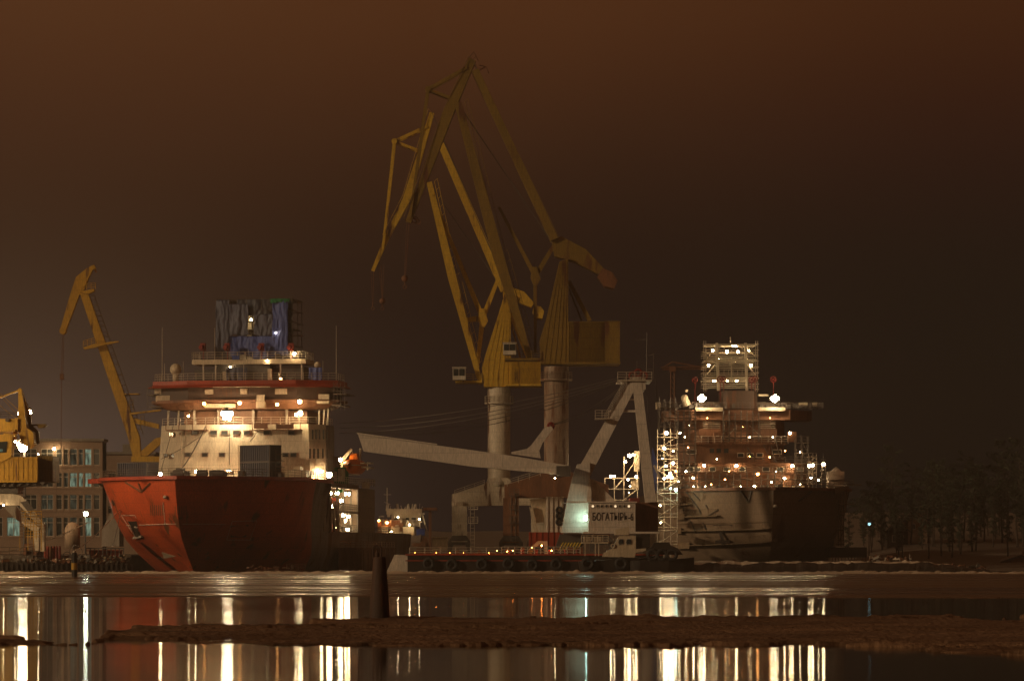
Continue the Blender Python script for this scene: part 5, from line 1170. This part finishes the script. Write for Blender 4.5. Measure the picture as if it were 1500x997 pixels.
for i in range(34):
    x = r_.uniform(553, 616); y = r_.uniform(752, 782); g.cut(); g.pbox(x, y, x+r_.uniform(1.5,5), y+r_.uniform(1.5,6), D-5+r_.uniform(0,2), D-2)
g.build_each('deck_gear', M['railp'], t)
g = MB(); g.pbox(620, 743, 640, 747, 700, 706); g.pbox(628, 747, 632, 806, 701, 703); tag(g.build('loading_arm', M['rust']), 'far rusty loading arm reaching out behind the supply vessel', 'loading arm')
g = MB(); g.pbox(633, 787, 655, 807, 545, 550); g.pbox(632, 786, 656, 787.5, 544.8, 550.2); g.pbox(638, 793, 640, 800, 544.9, 545.1); tag(g.build('site_cabin', M['cream']), 'pale site cabin on the pier left of the pale portal leg', 'cabin')
g = MB(); g.pprism([(606,811),(622,784),(626,786),(630,811)], 560, 2); g.pbox(604, 795, 624, 800, 558.5, 561); tag(g.build('mooring_winch', M['rust']), 'dark rusty winch stack beside the pale site cabin', 'winch')
t = thing('lit_stair_tower', 'lit scaffold stair tower seen through the A-frame legs', 'scaffold', W(915, 811, 556))
g = MB()
for x in (886, 900, 914, 934):
    for d_ in (554, 558): g.tube(W(x, 806, d_), W(x, 668 if x > 910 else 700, d_), .09, n=4)
for y in (700, 716, 732, 750, 770, 790):
    for d_ in (554, 558): g.tube(W(885, y, d_), W(936, y, d_), .07, n=4)
for x0, y0, x1, y1 in ((900,716,914,700),(914,732,934,716),(900,750,914,732),(914,700,934,670)): g.tube(W(x0,y0,554), W(x1,y1,554), .08, n=4)
g.build('tube_frame', M['railp'], t)
g = MB()
for y in (700, 740.2, 770): g.pbox(886, y, 936, y+1, 554.1, 557.9)
g.build_each('plank_deck', M['plank'], t)
g = MB(); g.pbox(929, 660, 937, 690, 555, 557); g.pbox(924, 700, 936, 716, 555.5, 557); g.build_each('sheeting', M['cream'], t)
for x, y, r_ in ((922,667,.45),(928,666,.3),(916,676,.34),(895,697,.32),(900,697,.22),(932,698,.36),(920,702,.2),(923,712,.15),(921,721,.12)): lamp(t, W(x, y, 553), r_*.72, 'lampw')
g = MB(); g.pbox(923, 729, 937, 740, 553.2, 560); 
for i in range(6): g.pbox(924+i*2.2, 729.5, 925+i*2.2, 739.5, 553.1, 553.3)
tag(g.build('red_skip', M['redsig']), 'small red skip at the foot of the lit stair tower', 'skip')
t = thing('tower_crane', 'faint dark red tower crane far behind the grey ship', 'crane', W(985, 812, 720))
g = MB(); D = 720
for a_, b_ in (((983,810),(983,536)),((988,810),(988,536)),((968,538),(1040,537)),((970,541),(1040,540)),((985,530),(1030,538)),((985,530),(970,539))): g.tube(W(*a_, D), W(*b_, D), .16, n=4)
for i in range(34): y = 540+i*8; g.tube(W(983,y,D), W(988,y+8,D), .09, n=4)
g.build('lattice', M['rust'], t)
g = MB(); g.pbox(981, 536, 990, 544, D-1, D+1); g.build('cab', M['rust'], t)
# ---------------------------------------------------------------- grey ship fitting out on the right
F2 = Frame(38.7, 505, -2.5)
gs = thing('icebreaker', 'grey primer hulled ship under construction with brown deckhouse and many work lamps', 'ship', F2.o)
ho2, bv2 = hull(F2, [-2.5, 0, 2.4, 4.6, 6, 8, 10.5, 12.2], [12, 8, 4.6, 2.2, 1.4, .8, .2, 0], [10.5, 12.4, 12.8, 13.0, 13.1, 13.2, 13.4, 13.7],
                [40, 32, 26, 22, 20, 19, 18, 17], 2.1, 95, [M['hullgrey'], M['hullgrey'], M['steel']], gs, 'hull', 95, 12.2, cap=1)
B = F2.at
g = MB(F2.M); rim = [(curve(a, 17, 13.7, 2.1)+.25, a-.25) for a in (0, .5, 1.1, 2, 3.2, 5, 7, 9.5, 12.5, 16, 20, 25, 40)]
g.deck([(-x, y) for x, y in rim[1:]][::-1] + rim, 11.95, 12.4); g.build('deck_rim', M['brown'], gs)
g = MB(F2.M)
lf = [(-curve(a, 17, 13.5, 2.1), a, 12.4) for a in (40, 25, 20, 16, 11, 7, 4, 2, .6)] + [(curve(a, 17, 13.5, 2.1), a, 12.4) for a in (.6, 2, 4, 7, 11, 16, 20, 25, 40)]
g.rail(lf, 1.0, 1.8, .03); g.build('forecastle_railing', M['rail_d'], gs)
g = MB()
for a_, b_ in (((1086,719),(1097,735)),((1097,735),(1101,719)),((1170,733),(1189,719))): stripe(g, bv2, a_, b_, .18, 6)  # dark bars drawn for the V-shaped shadows on the bow
for a_, b_ in (((1006,720),(1024,745)),((1016,722),(1026,733)),((1024,745),(1027,752)),((1012,762),(1020,780)),((1030,765),(1036,778)),((1036,756),(1052,746)),((1002,742),(1002,748)),((1034,739),(1038,746))): stripe(g, bv2, a_, b_, .14, 6)
g.build_each('shadow_and_mark_bar', M['steel'], gs)
p = hit(bv2, 1134, 740.5, .25); g = MB(); g.ball(p, .34, 12, 8, sz=.75); g.build('bow_dome', M['railp'], gs, smooth=True)
decal(bv2, [(1045,768),(1073,768),(1070,792),(1062,798),(1052,792)], M['black'], gs, 'anchor_pocket', .05)
decal(bv2, [(1095,722),(1132,722),(1132,770),(1098,770)], M['primer'], gs, 'bare_plate', .015)
# anchor, staging planks hung on ropes along the bow
g = MB(); p = hit(bv2, 1057, 777, .3); g.beam(p, p+Vector((.4,.1,-1.6)), .5, .4); g.beam(p+Vector((-.8,0,-1.5)), p+Vector((1.4,.1,-1.5)), .5, .4); g.build('anchor', M['steel'], gs)
for i, (y0, x0, x1, y1) in enumerate(((738,985,1015,737),(756.5,972,1056,753.5),(776.5,968,1130,773),(797,962,1132,790))):
    g = MB(); pts = [hit(bv2, x, y0+(y1-y0)*(x-x0)/(x1-x0), .55) for x in lin(max(x0, 992), x1, 14)]
    pts = [p for p in pts if p is not None]
    if len(pts) > 2:
        for a_, b_ in zip(pts[:-1], pts[1:]): g.beam(a_, b_, .12, .9)
        for p in pts[::2]: g.tube(p, p+Vector((0,0,1.1)), .035, n=4)
        g.path([p+Vector((0,0,1.05)) for p in pts], .035, 4)
        tag(g.build('hanging_stage', M['plank']), ['short uppermost plank stage hung at the left of the grey bow', 'second plank stage from the top hung along the grey bow', 'third plank stage from the top hung along the grey bow', 'lowest and longest plank stage hung along the grey bow'][i], 'staging', 'hanging plank stages on the grey bow')
# superstructure: brown tiers
ws = lambda x, a: B(x, 700, a).x
def tier(name, x0, x1, y0, y1, a, a2=48, mat='brown', ch=2.5, parent=gs):
    l, r = ws(x0, a), ws(x1, a); zb, zt_ = B(0, y1, a).z, B(0, y0, a).z; g = MB(F2.M)
    g.deck([(l, a+ch), (l+ch, a), (r-ch, a), (r, a+ch), (r, a2), (l, a2)], zb, zt_); return g.build(name, M[mat], parent)
tier('deckhouse', 1000, 1190, 693, 717, 33, 60)
tier('deckhouse', 999, 1186, 677, 693, 34, 58)
tier('deckhouse', 996, 1151, 648, 677, 35, 56)
tier('deckhouse', 1014, 1152, 602, 648, 38, 54, 'brown')
tier('bridge', 976, 1194, 598, 613, 37, 46, 'brown', ch=4)
for x0, x1 in ((1060, 1110),): tier('top_house', x0, x1, 570, 597, 40, 48, 'darkprimer', .6)
tier('top_house', 1010, 1158, 588, 597, 42, 50, 'darkprimer', .6)
g = MB(F2.M)                                  # ledges between tiers
for y, x0, x1, a in ((692.5,992,1195,32),(677,990,1190,33),(648,994,1156,34)):
    l, r = ws(x0, a), ws(x1, a); z = B(0, y, a).z; g.deck([(l, a+2.5), (l+2.5, a), (r-2.5, a), (r, a+2.5), (r, a+8), (l, a+8)], z-.12, z+.12)
g.build('ledge', M['brown'], gs)
for y, a, xs in ((666.5,35,((1006,9.5),(1022,0),(1085,5),(1099,5),(1113,5),(1132.5,8))),(661.5,35,((1013,7),(1138,7))),(687,34,((1011,5),(1021.5,5),(1043.5,5),(1064.5,5),(1087,5),(1122,5.5),(1143,5.5),(1172,5)))):
    for x, wd in xs:
        if wd and not (y > 666 and y < 667 and x in (1006, 1132.5)): window(F2, gs, x-wd, y-(3.6 if y < 680 else 3.2), x+wd, y+3.4, a, 'winframe')
for x in (1043, 1053, 1064): window(F2, gs, x-4.5, 656, x+4, 664, 35, 'brown')
g = MB(F2.M)
for x0, y0, x1, y1 in ((1019,596.5,1059,601.5),(1111,596.5,1150,601.5)): g.fbox(F2, x0, y0, x1, y1, 36.4, 36.95)
g.build_each('bridge_visor', M['cream'], gs)
g = MB(F2.M)
for x0, y0, x1, y1 in ((1024,628,1056,640),(1114,628,1138,640)): g.fbox(F2, x0, y0, x1, y1, 37.2, 38.1)
g.fbox(F2, 1010, 634, 1018, 648, 36, 37); g.fbox(F2, 1154, 632, 1167, 647, 36, 37); g.build_each('light_panel', M['brown'], gs)
g = MB(F2.M)
for x0, x1, n in ((1030, 1055, 4), (1114, 1136, 4)):
    for i in range(n): g.fbox(F2, x0, 617+i*3.0, x1, 617.8+i*3.0, 37.2, 37.4)
g.build_each('louvre', M['railp'], gs)
g = MB(F2.M)
for x in lin(1064, 1108, 7): g.fbox(F2, x-.7, 603, x+.7, 622, 37.6, 38.1)
g.fbox(F2, 1046, 633, 1062, 648, 35.6, 38); g.build_each('stiffener', M['brown'], gs)
g = MB(F2.M); g.beam(B(1064,641,36), B(1079,624,36), .14, .14); g.beam(B(1077,640,36), B(1079,622,36), .14, .14); g.beam(B(1060,616,36), B(1062,640,36), .16, .16); g.beam(B(1098,623,36), B(1116,640,36), .1, .1); g.build_each('davit_arm', M['railp'], gs)
g = MB(F2.M); z = B(0,648,35).z; g.rail([(ws(1018,35), 35.4, z), (ws(1155,35), 35.4, z)], 1.15, 1.1, .05); g.build('front_railing', M['railp'], gs)
g = MB(F2.M)
for y, x0, x1, a in ((692.5,1000,1188,32.2),(677,1100,1185,33.2),(597,975,1205,37.5)):
    z = B(0, y, a).z; g.rail([(ws(x0, a), a+.2, z), (ws(x1, a), a+.2, z)], 1.05, 2, .04)
g.build('ledge_railing', M['rail_d'], gs)
g = MB(F2.M)                                  # hoses hanging over the front
for x0, y0, x1, y1, dr in ((1118,650,1148,676,1.2),(1095,655,1122,668,1.0),(1136,640,1150,668,1.5),(1130,652,1142,678,1.0)): g.sag(B(x0,y0,34.3), B(x1,y1,34.3), dr, .08, 10)
for x in (1020, 1042, 1090, 1128, 1160): g.sag(B(x-22,708,31), B(x+22,708,31), -.7, .05, 8)
g.build('hose', M['steel'], gs)
g = MB(F2.M); r_ = random.Random(9)           # clutter on the foredeck and behind the rails
for i in range(34):
    x = 1000+i*6+r_.uniform(-2,2); h = r_.uniform(2.5, 8); g.fbox(F2, x-r_.uniform(1,3.5), 717-h, x+r_.uniform(1,3.5), 718, 26+r_.uniform(0,4), 31)
g.build_each('deck_winch', M['steel'], gs)
g = MB(F2.M)
for x, wd in ((1025,5),(1078,7),(1083,3),(1152,6),(1176,5),(1163,3),(1046,3)): g.fbox(F2, x-wd/2, 711.5, x+wd/2, 716, 25, 26)
g.build_each('deck_locker', M['cream'], gs)
g = MB(F2.M); r_ = random.Random(12)
for i in range(30):
    x = 972+i*8; g.fbox(F2, x-r_.uniform(1,4), 597-r_.uniform(2,8), x+r_.uniform(1,4), 597.5, 39+r_.uniform(0,3), 44)
g.build_each('roof_fitting', M['steel'], gs)
g = MB(F2.M)
g.tube(B(1003,584,38), B(1007,594,38), .55, .6, 10); g.ball(B(1003,583,38), .6, 10, 6); g.ball(B(1005.5,572,38), .25, 8, 5); g.fbox(F2, 961,589,968,599, 38, 39); g.fbox(F2, 1111,577,1126,580, 40, 41); g.fbox(F2, 1171,589,1183,594, 38, 39); g.fbox(F2, 1191,589,1197,594, 38, 39)
g.build_each('vent_cowl', M['cream'], gs)
for x, y in ((1018,556),(1055,555),(1060,556),(1101,556),(1106,555),(1133,555.5)):
    g = MB(F2.M); p = B(x, y, 41); g.ring(p, .42, .10, 'Y', 14, 5); g.ball(p, .22, 8, 5); g.tube(p-Vector((0,0,.5)), B(x, y+14 if y+14 < 572 else 572, 41), .08, n=5); g.tube(p-Vector((0,0,.5)), B(x, 588, 42), .07, n=5); g.build('searchlight', M['redsig'], gs)
# lit lattice mast: frame, decks, rails
xl_, xr_ = ws(1031,42), ws(1110,42); zt_ = B(0,502,42).z; zb = B(0,572,42).z; zm1 = B(0,524.5,42).z; zm2 = B(0,551.5,42).z
g = MB(F2.M)
for z in (zt_, zm1, zm2): 
    for a in (42, 47): g.box(xl_+.4, xr_-.2, a-.12, a+.12, z-.14, z+.14)
    for x in lin(xl_+.4, xr_-.2, 4): g.box(x-.08, x+.08, 42.1, 46.9, z-.1, z+.1)
for x, w_ in ((1050,.42),(1092,.42)):
    for a in (42, 47): g.beam(B(x,502,a), B(x+2.2,572,a), w_, .35)
g.beam(B(1071.5,524,42), B(1071.5,552,42), .2, .2); g.build('lattice_mast', M['white'], gs)
g = MB(F2.M)
for z in (zt_-1.9, zm1-1.3, zm2-.2, zb+.9): 
    for dz in (0, .35, .7, 1.05): g.tube((xl_, 42, z+dz), (xr_, 42, z+dz), .05, n=4); g.tube((xl_, 47, z+dz), (xr_, 47, z+dz), .05, n=4)
for z in (zm1-.1, zm2-.1, B(0,512,42).z): g.box(xl_+.5, xr_-.5, 42.5, 46.6, z-.06, z)
for x in lin(1034, 1107, 12): g.tube(B(x,512,42), B(x,507,42), .04, n=4); g.tube(B(x,548,42), B(x,541,42), .04, n=4)
for a_, b_ in (((1036,548),(1050,530)),((1092,530),(1106,548)),((1036,524),(1050,508)),((1092,506),(1106,522))): g.beam(B(*a_,44.5), B(*b_,44.5), .12, .12)
g.tube(B(1070,502,44), B(1070,494,44), .07, n=5); g.build('mast_railing', M['railp'], gs)
g = MB(F2.M)
for x in (1031, 1034, 1107, 1110):
    for a in (41.4, 47.5): g.tube(B(x,574,a), B(x,499,a), .055, n=4)
for y in lin(504, 570, 9):
    for x0, x1 in ((1029,1037),(1104,1112)): g.tube(B(x0,y,41.4), B(x1,y,41.4), .05, n=4); g.fbox(F2, x0, y, x1, y+.7, 41.5, 44) if int(y) % 2 else None
tag(g.build('mast_scaffold', M['railp']), 'pair of scaffold columns at both sides of the lit lattice mast on the grey ship', 'scaffold')
# tube scaffolds standing round the deckhouse
def ship_scaffold(label, x0, x1, y0, y1, a0, a1, nx, rows, plank=True, mat='rail_d'):
    g = MB(F2.M); q = random.Random(int(x0))
    for x in lin(x0, x1, nx):
        for a in (a0, a1): g.tube(B(x, y1, a0)+Vector((0, a-a0, 0)), B(x, y0+q.uniform(-4, 3), a0)+Vector((0, a-a0, 0)), .055, n=4)
    for y in rows:
        g.tube(B(x0-2, y, a0), B(x1+2, y, a0), .05, n=4); g.tube(B(x0-2, y-4.5, a0), B(x1+2, y-4.5, a0), .04, n=4); g.tube(B(x0-2, y-9, a0), B(x1+2, y-9, a0), .04, n=4)
        if plank: g.fbox(F2, x0-1, y, x1+1, y+.8, a0+.05, a1-.05, 1)
    xs = lin(x0, x1, nx)
    for i, y in enumerate(rows[:-1]):
        k = q.randrange(nx-1); g.tube(B(xs[k], y, a0), B(xs[k+1], rows[i+1], a0), .045, n=4)
    return tag(g.build('scaffold', [M[mat], M['plank']]), label, 'scaffold')
ship_scaffold('tube scaffold against the left of the grey ship deckhouse, between the lamps and the windows', 994, 1019, 600, 716, 30.5, 31.8, 4, (612, 628, 645, 661, 676, 692, 706))
ship_scaffold('tall tube scaffold against the right flank of the grey ship deckhouse', 1166, 1184, 640, 716, 30.5, 31.8, 3, (648, 663, 678, 693, 706))
ship_scaffold('thin scaffold along the bridge front of the grey ship under the visors', 1060, 1112, 603, 646, 34.2, 35.0, 7, (616, 630, 641))
ship_scaffold('low scaffold row on the grey ship foredeck before the deckhouse windows', 1024, 1146, 692, 716, 29.0, 30.0, 13, (701,), False)
ship_scaffold('scaffold hung under the left bridge wing of the grey ship', 966, 990, 585, 632, 36, 38, 4, (597, 611, 624))
# scaffold towers beside the hull
def scaffold_tower(label, x0, x1, y0, y1, d0, d1, nx, rows, mat='rail_d'):
    g = MB()
    for x in lin(x0, x1, nx):
        for d_ in (d0, d1): g.tube(W(x, y1, d_), W(x, y0, d_), .06, n=4)
    for y in rows:
        for d_ in (d0, d1): g.tube(W(x0-1, y, d_), W(x1+1, y, d_), .055, n=4); g.tube(W(x0-1, y-5, d_), W(x1+1, y-5, d_), .04, n=4)
    for i, y in enumerate(rows[:-1]):
        xa, xb = (x0, x1) if i % 2 else (x1, x0); g.tube(W(xa, y, d0), W(xb, rows[i+1], d0), .05, n=4)
    for y in rows: g.pbox(x0-1, y, x1+1, y+.9, d0+.05, d1-.05, 1)
    return tag(g.build('scaffold_tower', [M[mat], M['plank']]), label, 'scaffold')
scaffold_tower('tall scaffold tower on the left side of the grey hull, lit from within', 963, 992, 628, 822, 512, 516, 4, (640,657,672,688,705,722,738,757,777,797), 'railp')
scaffold_tower('narrow scaffold tower above the right end of the grey deckhouse', 1185, 1196, 664, 715, 530, 533, 3, (668,676,684,692,700,708))
scaffold_tower('short scaffold tower beside the right lamps of the grey ship', 1204, 1209, 672, 715, 528, 531, 2, (678,688,698,708))
scaffold_tower('dark scaffold tower hanging along the right side of the grey hull', 1228, 1236, 715, 800, 516, 519, 3, (738,754,776,796))
g = MB(); g.pprism([(1222,713),(1243,712),(1243,716),(1236,717),(1231,722),(1222,724)], 514, 2); g.rail([W(1222,712,513), W(1250,711,513)], .8, 1, .04); g.pbox(1240,709,1262,710.5,513,514); g.pbox(1229, 737, 1252, 738.3, 513, 515); g.pbeam((1233,716),(1233,738), 514, .9, .1); g.pbeam((1240,715),(1240,738), 514, .9, .1); tag(g.build('hull_platform', M['plank']), 'small work platform jutting out at the upper right of the grey bow', 'platform')
g = MB(); g.pbox(1222, 720, 1236, 800, 521, 524); tag(g.build('plastic_sheeting', M['cream']), 'pale sheeting hung behind the dark scaffold right of the grey hull', 'sheeting')
g = MB(); g.pbox(1214, 690, 1237, 716, 530, 534); g.pbox(1216, 699, 1234, 702, 529.7, 530.1); g.pprism([(1217,690),(1224,684),(1231,690)], 532, 3); o = g.build('deck_cabin', M['primer']); tag(o, 'small dull cabin at the right end of the grey ship deck', 'cabin')
g = MB(); g.pprism([(949,700),(956,655),(966,690),(963,720),(957,715)], 520, 1.0); tag(g.build('hung_sheet', M['tarpb']), 'blue-grey sheet hung beside the left scaffold tower of the grey ship', 'sheet')
g = MB(); g.pbeam((958,681),(968,702), 510, 3, .2); g.pbeam((966,672),(977,675), 510, 2.5, .4); g.pbeam((978,714),(999,708), 510, 3, .8); tag(g.build('gangway', M['white']), 'short white gangway at the left of the grey deck beneath the lamps', 'gangway')
# lamps of the grey ship
for x, y, r_, k_, a in ((1028,585,.50,'lampb',35.3),(1024.5,583,.36,'lampb',35.4),(1031.5,583,.36,'lampb',35.4),(1028,580,.32,'lampb',35.4),(1135,585,.50,'lampb',35.3),(1131.5,583,.36,'lampb',35.4),(1138.5,583,.36,'lampb',35.4),(1135,580,.32,'lampb',35.4)): lamp(gs, F2.M @ B(x, y, a), r_, k_, bracket=(0,3.0,-.6))  # side bulbs added round each flood to widen its glare
for x, y, r_ in ((1044,513,.26),(1065,515,.32),(1081,515,.3),(1097,513,.2),(1078,506,.28),(1073,506,.18),(1052,527,.36),(1077,528,.32),(1093,526,.34),(1038,535,.34),(1100,535,.34),(1046,557,.36),(1065,557,.24),(1079,557,.30)): lamp(gs, F2.M @ B(x, y, 43.5), r_*.8, 'lampw', bracket=(0,.6,.2))
for x, y, r_, k_, a in ((1036,612,.10,'lampo',36.4),(1128,612,.10,'lampo',36.4),(1010,622,.12,'lampw',36.4),(1088,625,.09,'lampo',36.4),(1150,660,.12,'lampo',33),(1050,672,.10,'lampw',33.8),(996,634,.20,'lampw',36.5),(1157,634,.28,'lampw',36),(1127.5,669,.22,'lampo',34),(1031.5,681.5,.30,'lampw',32.8),(1078.5,682,.30,'lampw',32.8),(1160.5,682,.30,'lampw',32.8),(1110,694,.28,'lampo',31.6),(1016,700,.28,'lampw',32),(1149,700,.24,'lampw',32),(1105,712,.26,'lampw',27),(1016,712,.18,'lampw',27),(1053,712,.12,'lampw',27),(1085,712,.12,'lampw',27),(1033,712,.1,'lampw',27),(1188,700,.24,'lampw',28),(1199,703,.18,'lampw',28),(1132,640,.12,'lampw',34),(1003,640,.14,'lampw',36),(1060,634,.12,'lampo',36),(1098,640,.10,'lampw',34),(1172,662,.12,'lampw',30),(1008,655,.13,'lampo',30),(1062,702,.16,'lampo',28),(1130,706,.14,'lampw',28),(1042,709,.12,'lampo',27),(1172,709,.13,'lampw',27),(1068,690,.12,'lampo',31.5),(1137,690,.12,'lampw',31.5),(1005,690,.16,'lampw',31.5),(1098,668,.10,'lampo',33.8)):
    lamp(gs, F2.M @ B(x, y, a), r_*.85, k_, bracket=(0,.7,.1))
t = thing('lamp_string', 'string of work lamps hung on the left scaffold tower of the grey ship', 'lamps', W(977, 710, 511))
g = MB(); pts = [W(x, y-2.5, 511.3) for x, y in ((976,630),(973,656),(986,678),(976,682),(982,694),(973,699),(990,716))]
for a_, b_ in zip(pts[:-1], pts[1:]): g.sag(a_, b_, .15, .03, 5)
g.build('cable', M['steel'], t)
for x, y, r_, k_ in ((976,634,.42,'lampw'),(973,656,.30,'lampw'),(986,678,.28,'lampw'),(975.5,682,.22,'lampw'),(982,693,.30,'lampw'),(979,698,.3,'lampw'),(984,699,.3,'lampw'),(973,700,.28,'lampw'),(990,717,.26,'lampc'),(982,714,.18,'lampc'),(967,740,.16,'lampw'),(968,765,.16,'lampw'),(986,660,.16,'lampw'),(990,690,.2,'lampo'),(970,672,.16,'lampw'),(994,705,.16,'lampw')): lamp(t, W(x, y, 511), r_*.8, k_, name='work_lamp', bracket=(0,.5,.1))
t = thing('lamp_string', 'string of white lamps at the right scaffold towers of the grey ship', 'lamps', W(1195, 700, 528))
g = MB(); g.sag(W(1184,678,528.4), W(1210,676,528.4), .3, .03, 6); g.tube(W(1206,676,528.4), W(1206,664,528.4), .05, n=4); g.build('cable', M['steel'], t)
for x, y, r_ in ((1185.5,682,.28),(1190.5,681,.30),(1206.5,679.5,.30)): lamp(t, W(x, y, 528), r_, 'lampw', name='work_lamp', bracket=(0,.5,.1))

# ---------------------------------------------------------------- right bank
D = 512
t = thing('pontoon', 'dark box pontoon on short pale legs right of the grey hull', 'pontoon', W(1243, 824, D))
g = MB(); g.pbox(1217, 801, 1270, 816, D, D+8); g.build('box', M['black'], t)
g = MB()
for i in range(12): x = 1214+i*4.7; g.pbox(x, 815.9, x+1.2, 822.5, D+.5, D+1)
g.pbox(1212, 821.6, 1274, 823, D, D+2); g.build_each('leg', M['railp'], t)
heap('timber_heap', 'snowy boards and rubble on the shore right of the pontoon', 'heap', 1272, 1335, 823, 505, 60, ['snow','concrete','rust'], .9, 21)
heap('boulder_heap', 'dark jagged rubble at the right end of the breakwater', 'rubble', 1382, 1440, 836, 474, 120, ['black','steel','rust'], .8, 22)
D = 560
t = thing('lamp_post', 'lamp post with a dim bluish lamp right of the grey ship', 'lamp post', W(1273, 812, D))
g = MB(); g.tube(W(1273,814,D), W(1273,764,D), .1, .07, 6); g.build('pole', M['steel'], t)
lamp(t, W(1273.5, 767, D-.3), .26, 'lampf', bracket=(0,.3,.1))
def cottage(label, x0, x1, ye, yr, yb, D, mat):
    t = thing('cottage', label, 'house', W((x0+x1)/2, yb, D)); a_ = W(x0, yb, D); b_ = W(x1, ye, D); rz = W(0, yr, D).z; xm = (a_.x+b_.x)/2
    g = MB(); g.box(a_.x, b_.x, D, D+8, a_.z-2, b_.z); g.prism([(a_.x, b_.z+.002), (b_.x, b_.z+.002), (xm, rz)], D, D+8); g.build('wall', M[mat], t)
    g = MB()
    for s_, e_ in ((a_.x, -1), (b_.x, 1)): g.prism([(xm, rz+.05), (s_+e_*.5, b_.z-.25), (s_+e_*.5, b_.z), (xm, rz+.35)], D-.4, D+8.4)
    o = g.build('roof', M['steel'], t); g = MB(); g.box(xm+.8, xm+1.5, D+3, D+3.7, rz-.8, rz+1); g.build('chimney', M['brick'], o)
    for x in (.22, .62):
        f = Frame(0, 0, 0); xa = x0+(x1-x0)*x; window(f, t, xa, ye+(yb-ye)*.25, xa+(x1-x0)*.18, ye+(yb-ye)*.7, D, 'winframe', 'glass')
    return t
cottage('small house with brick gable among the pines', 1330, 1358, 762, 748, 780, 640, 'brick')
cottage('small grey house low on the dark bank left of the brick gable', 1300, 1330, 778, 764, 800, 640, 'bark')
cottage('low shed at the far right of the shore', 1470, 1520, 822, 815, 834, 560, 'rust')
r_ = random.Random(31)
def pine(label, H, seed, lean=0, sparse=1.0, low=.4):
    q = random.Random(seed); t = thing('pine_tree', label, 'tree', (0, 0, 0), 'pine trees on the right bank')
    g = MB(); pts = [Vector((lean*(z/H)**2 + .2*math.sin(z*.4+seed), .15*math.cos(z*.5+seed), z)) for z in lin(-1, H, 9)]
    for i in range(8): g.tube(pts[i], pts[i+1], .26*(1-i/9), .26*(1-(i+1)/9), 7)
    limbs = []
    for i in range(26):
        f = low+(.98-low)*(i/25); z = H*f; b_ = Vector((lean*f*f, 0, z)); a = q.uniform(0, 6.28); Lb = (1.0+2.4*math.sin(math.pi*min(1, (1-f)*1.55+.12)))*q.uniform(.6, 1.15)
        e = b_+Vector((math.cos(a)*Lb, math.sin(a)*Lb, Lb*q.uniform(-.05, .5))); g.tube(b_, e, .07, .02, 4); limbs.append((b_, e, Lb))
    g.build('trunk', M['bark'], t)
    g = MB()
    for b_, e, Lb in limbs:
        for k in range(int(30*sparse)):
            u = q.uniform(.35, 1.08); c = b_.lerp(e, u)+Vector((q.gauss(0,.32), q.gauss(0,.32), q.gauss(.08,.22))); s = q.uniform(.16, .46)
            n1 = Vector((q.uniform(-1,1), q.uniform(-1,1), q.uniform(-.4,.9))).normalized(); n2 = n1.cross(Vector((q.uniform(-1,1), q.uniform(-1,1), q.uniform(-1,1)))).normalized()
            g.add([c-n1*s, c+n2*s*.35, c+n1*s, c-n2*s*.35], [(0,1,2,3)])
    g.build('crown', M['pine'], t); return t
protos = [pine('p', 19, 1, 0, 1.6, .22), pine('p', 22, 2, .8, 1.5, .25), pine('p', 16, 3, -.6, 1.6, .12), pine('p', 21, 4, .3, 1.2, .35)]
kinds = ['tall straight pine among the dark trees of the right bank', 'tall leaning pine with a full crown on the right bank', 'shorter pine leaning left among the trees of the right bank', 'thin-crowned tall pine on the right bank']
for i in range(64):
    kx = i % 4; px = 1252+i*4.4+r_.uniform(-9, 9); d_ = r_.uniform(580, 680) + (30 if px < 1290 else 0)
    o = protos[kx] if i < 4 else copy_tree(protos[kx])
    x = (px-750)*d_/FPX; o.location = (x, d_, h_land(x, d_)-.3); o.rotation_euler.z = r_.uniform(0, 6.28) if kx in (0, 3) else r_.uniform(-.4, .4); s = .85*r_.choice((.55,.7,.8,.9,.95,1.05))*r_.uniform(.92,1.05)*(.72+.28*min(1, max(0,(px-1250)/90))); o.scale = (s, s, s); o['label'] = kinds[kx]

# ---------------------------------------------------------------- the damp night air over the harbour
m = bpy.data.materials.new('night_haze'); m.use_nodes = True; nt = m.node_tree; nt.nodes.remove(nt.nodes['Principled BSDF'])
v = nt.nodes.new('ShaderNodeVolumePrincipled'); v.inputs['Color'].default_value = (.95, .82, .70, 1); v.inputs['Density'].default_value = .0002; v.inputs['Anisotropy'].default_value = .25
nt.links.new(v.outputs[0], nt.nodes['Material Output'].inputs['Volume'])
g = MB(); g.box(-1010, 1010, -70, 1010, -3.6, 125); hz = g.build('haze', m); hz['kind'] = 'stuff'
cy.volume_bounces = 0
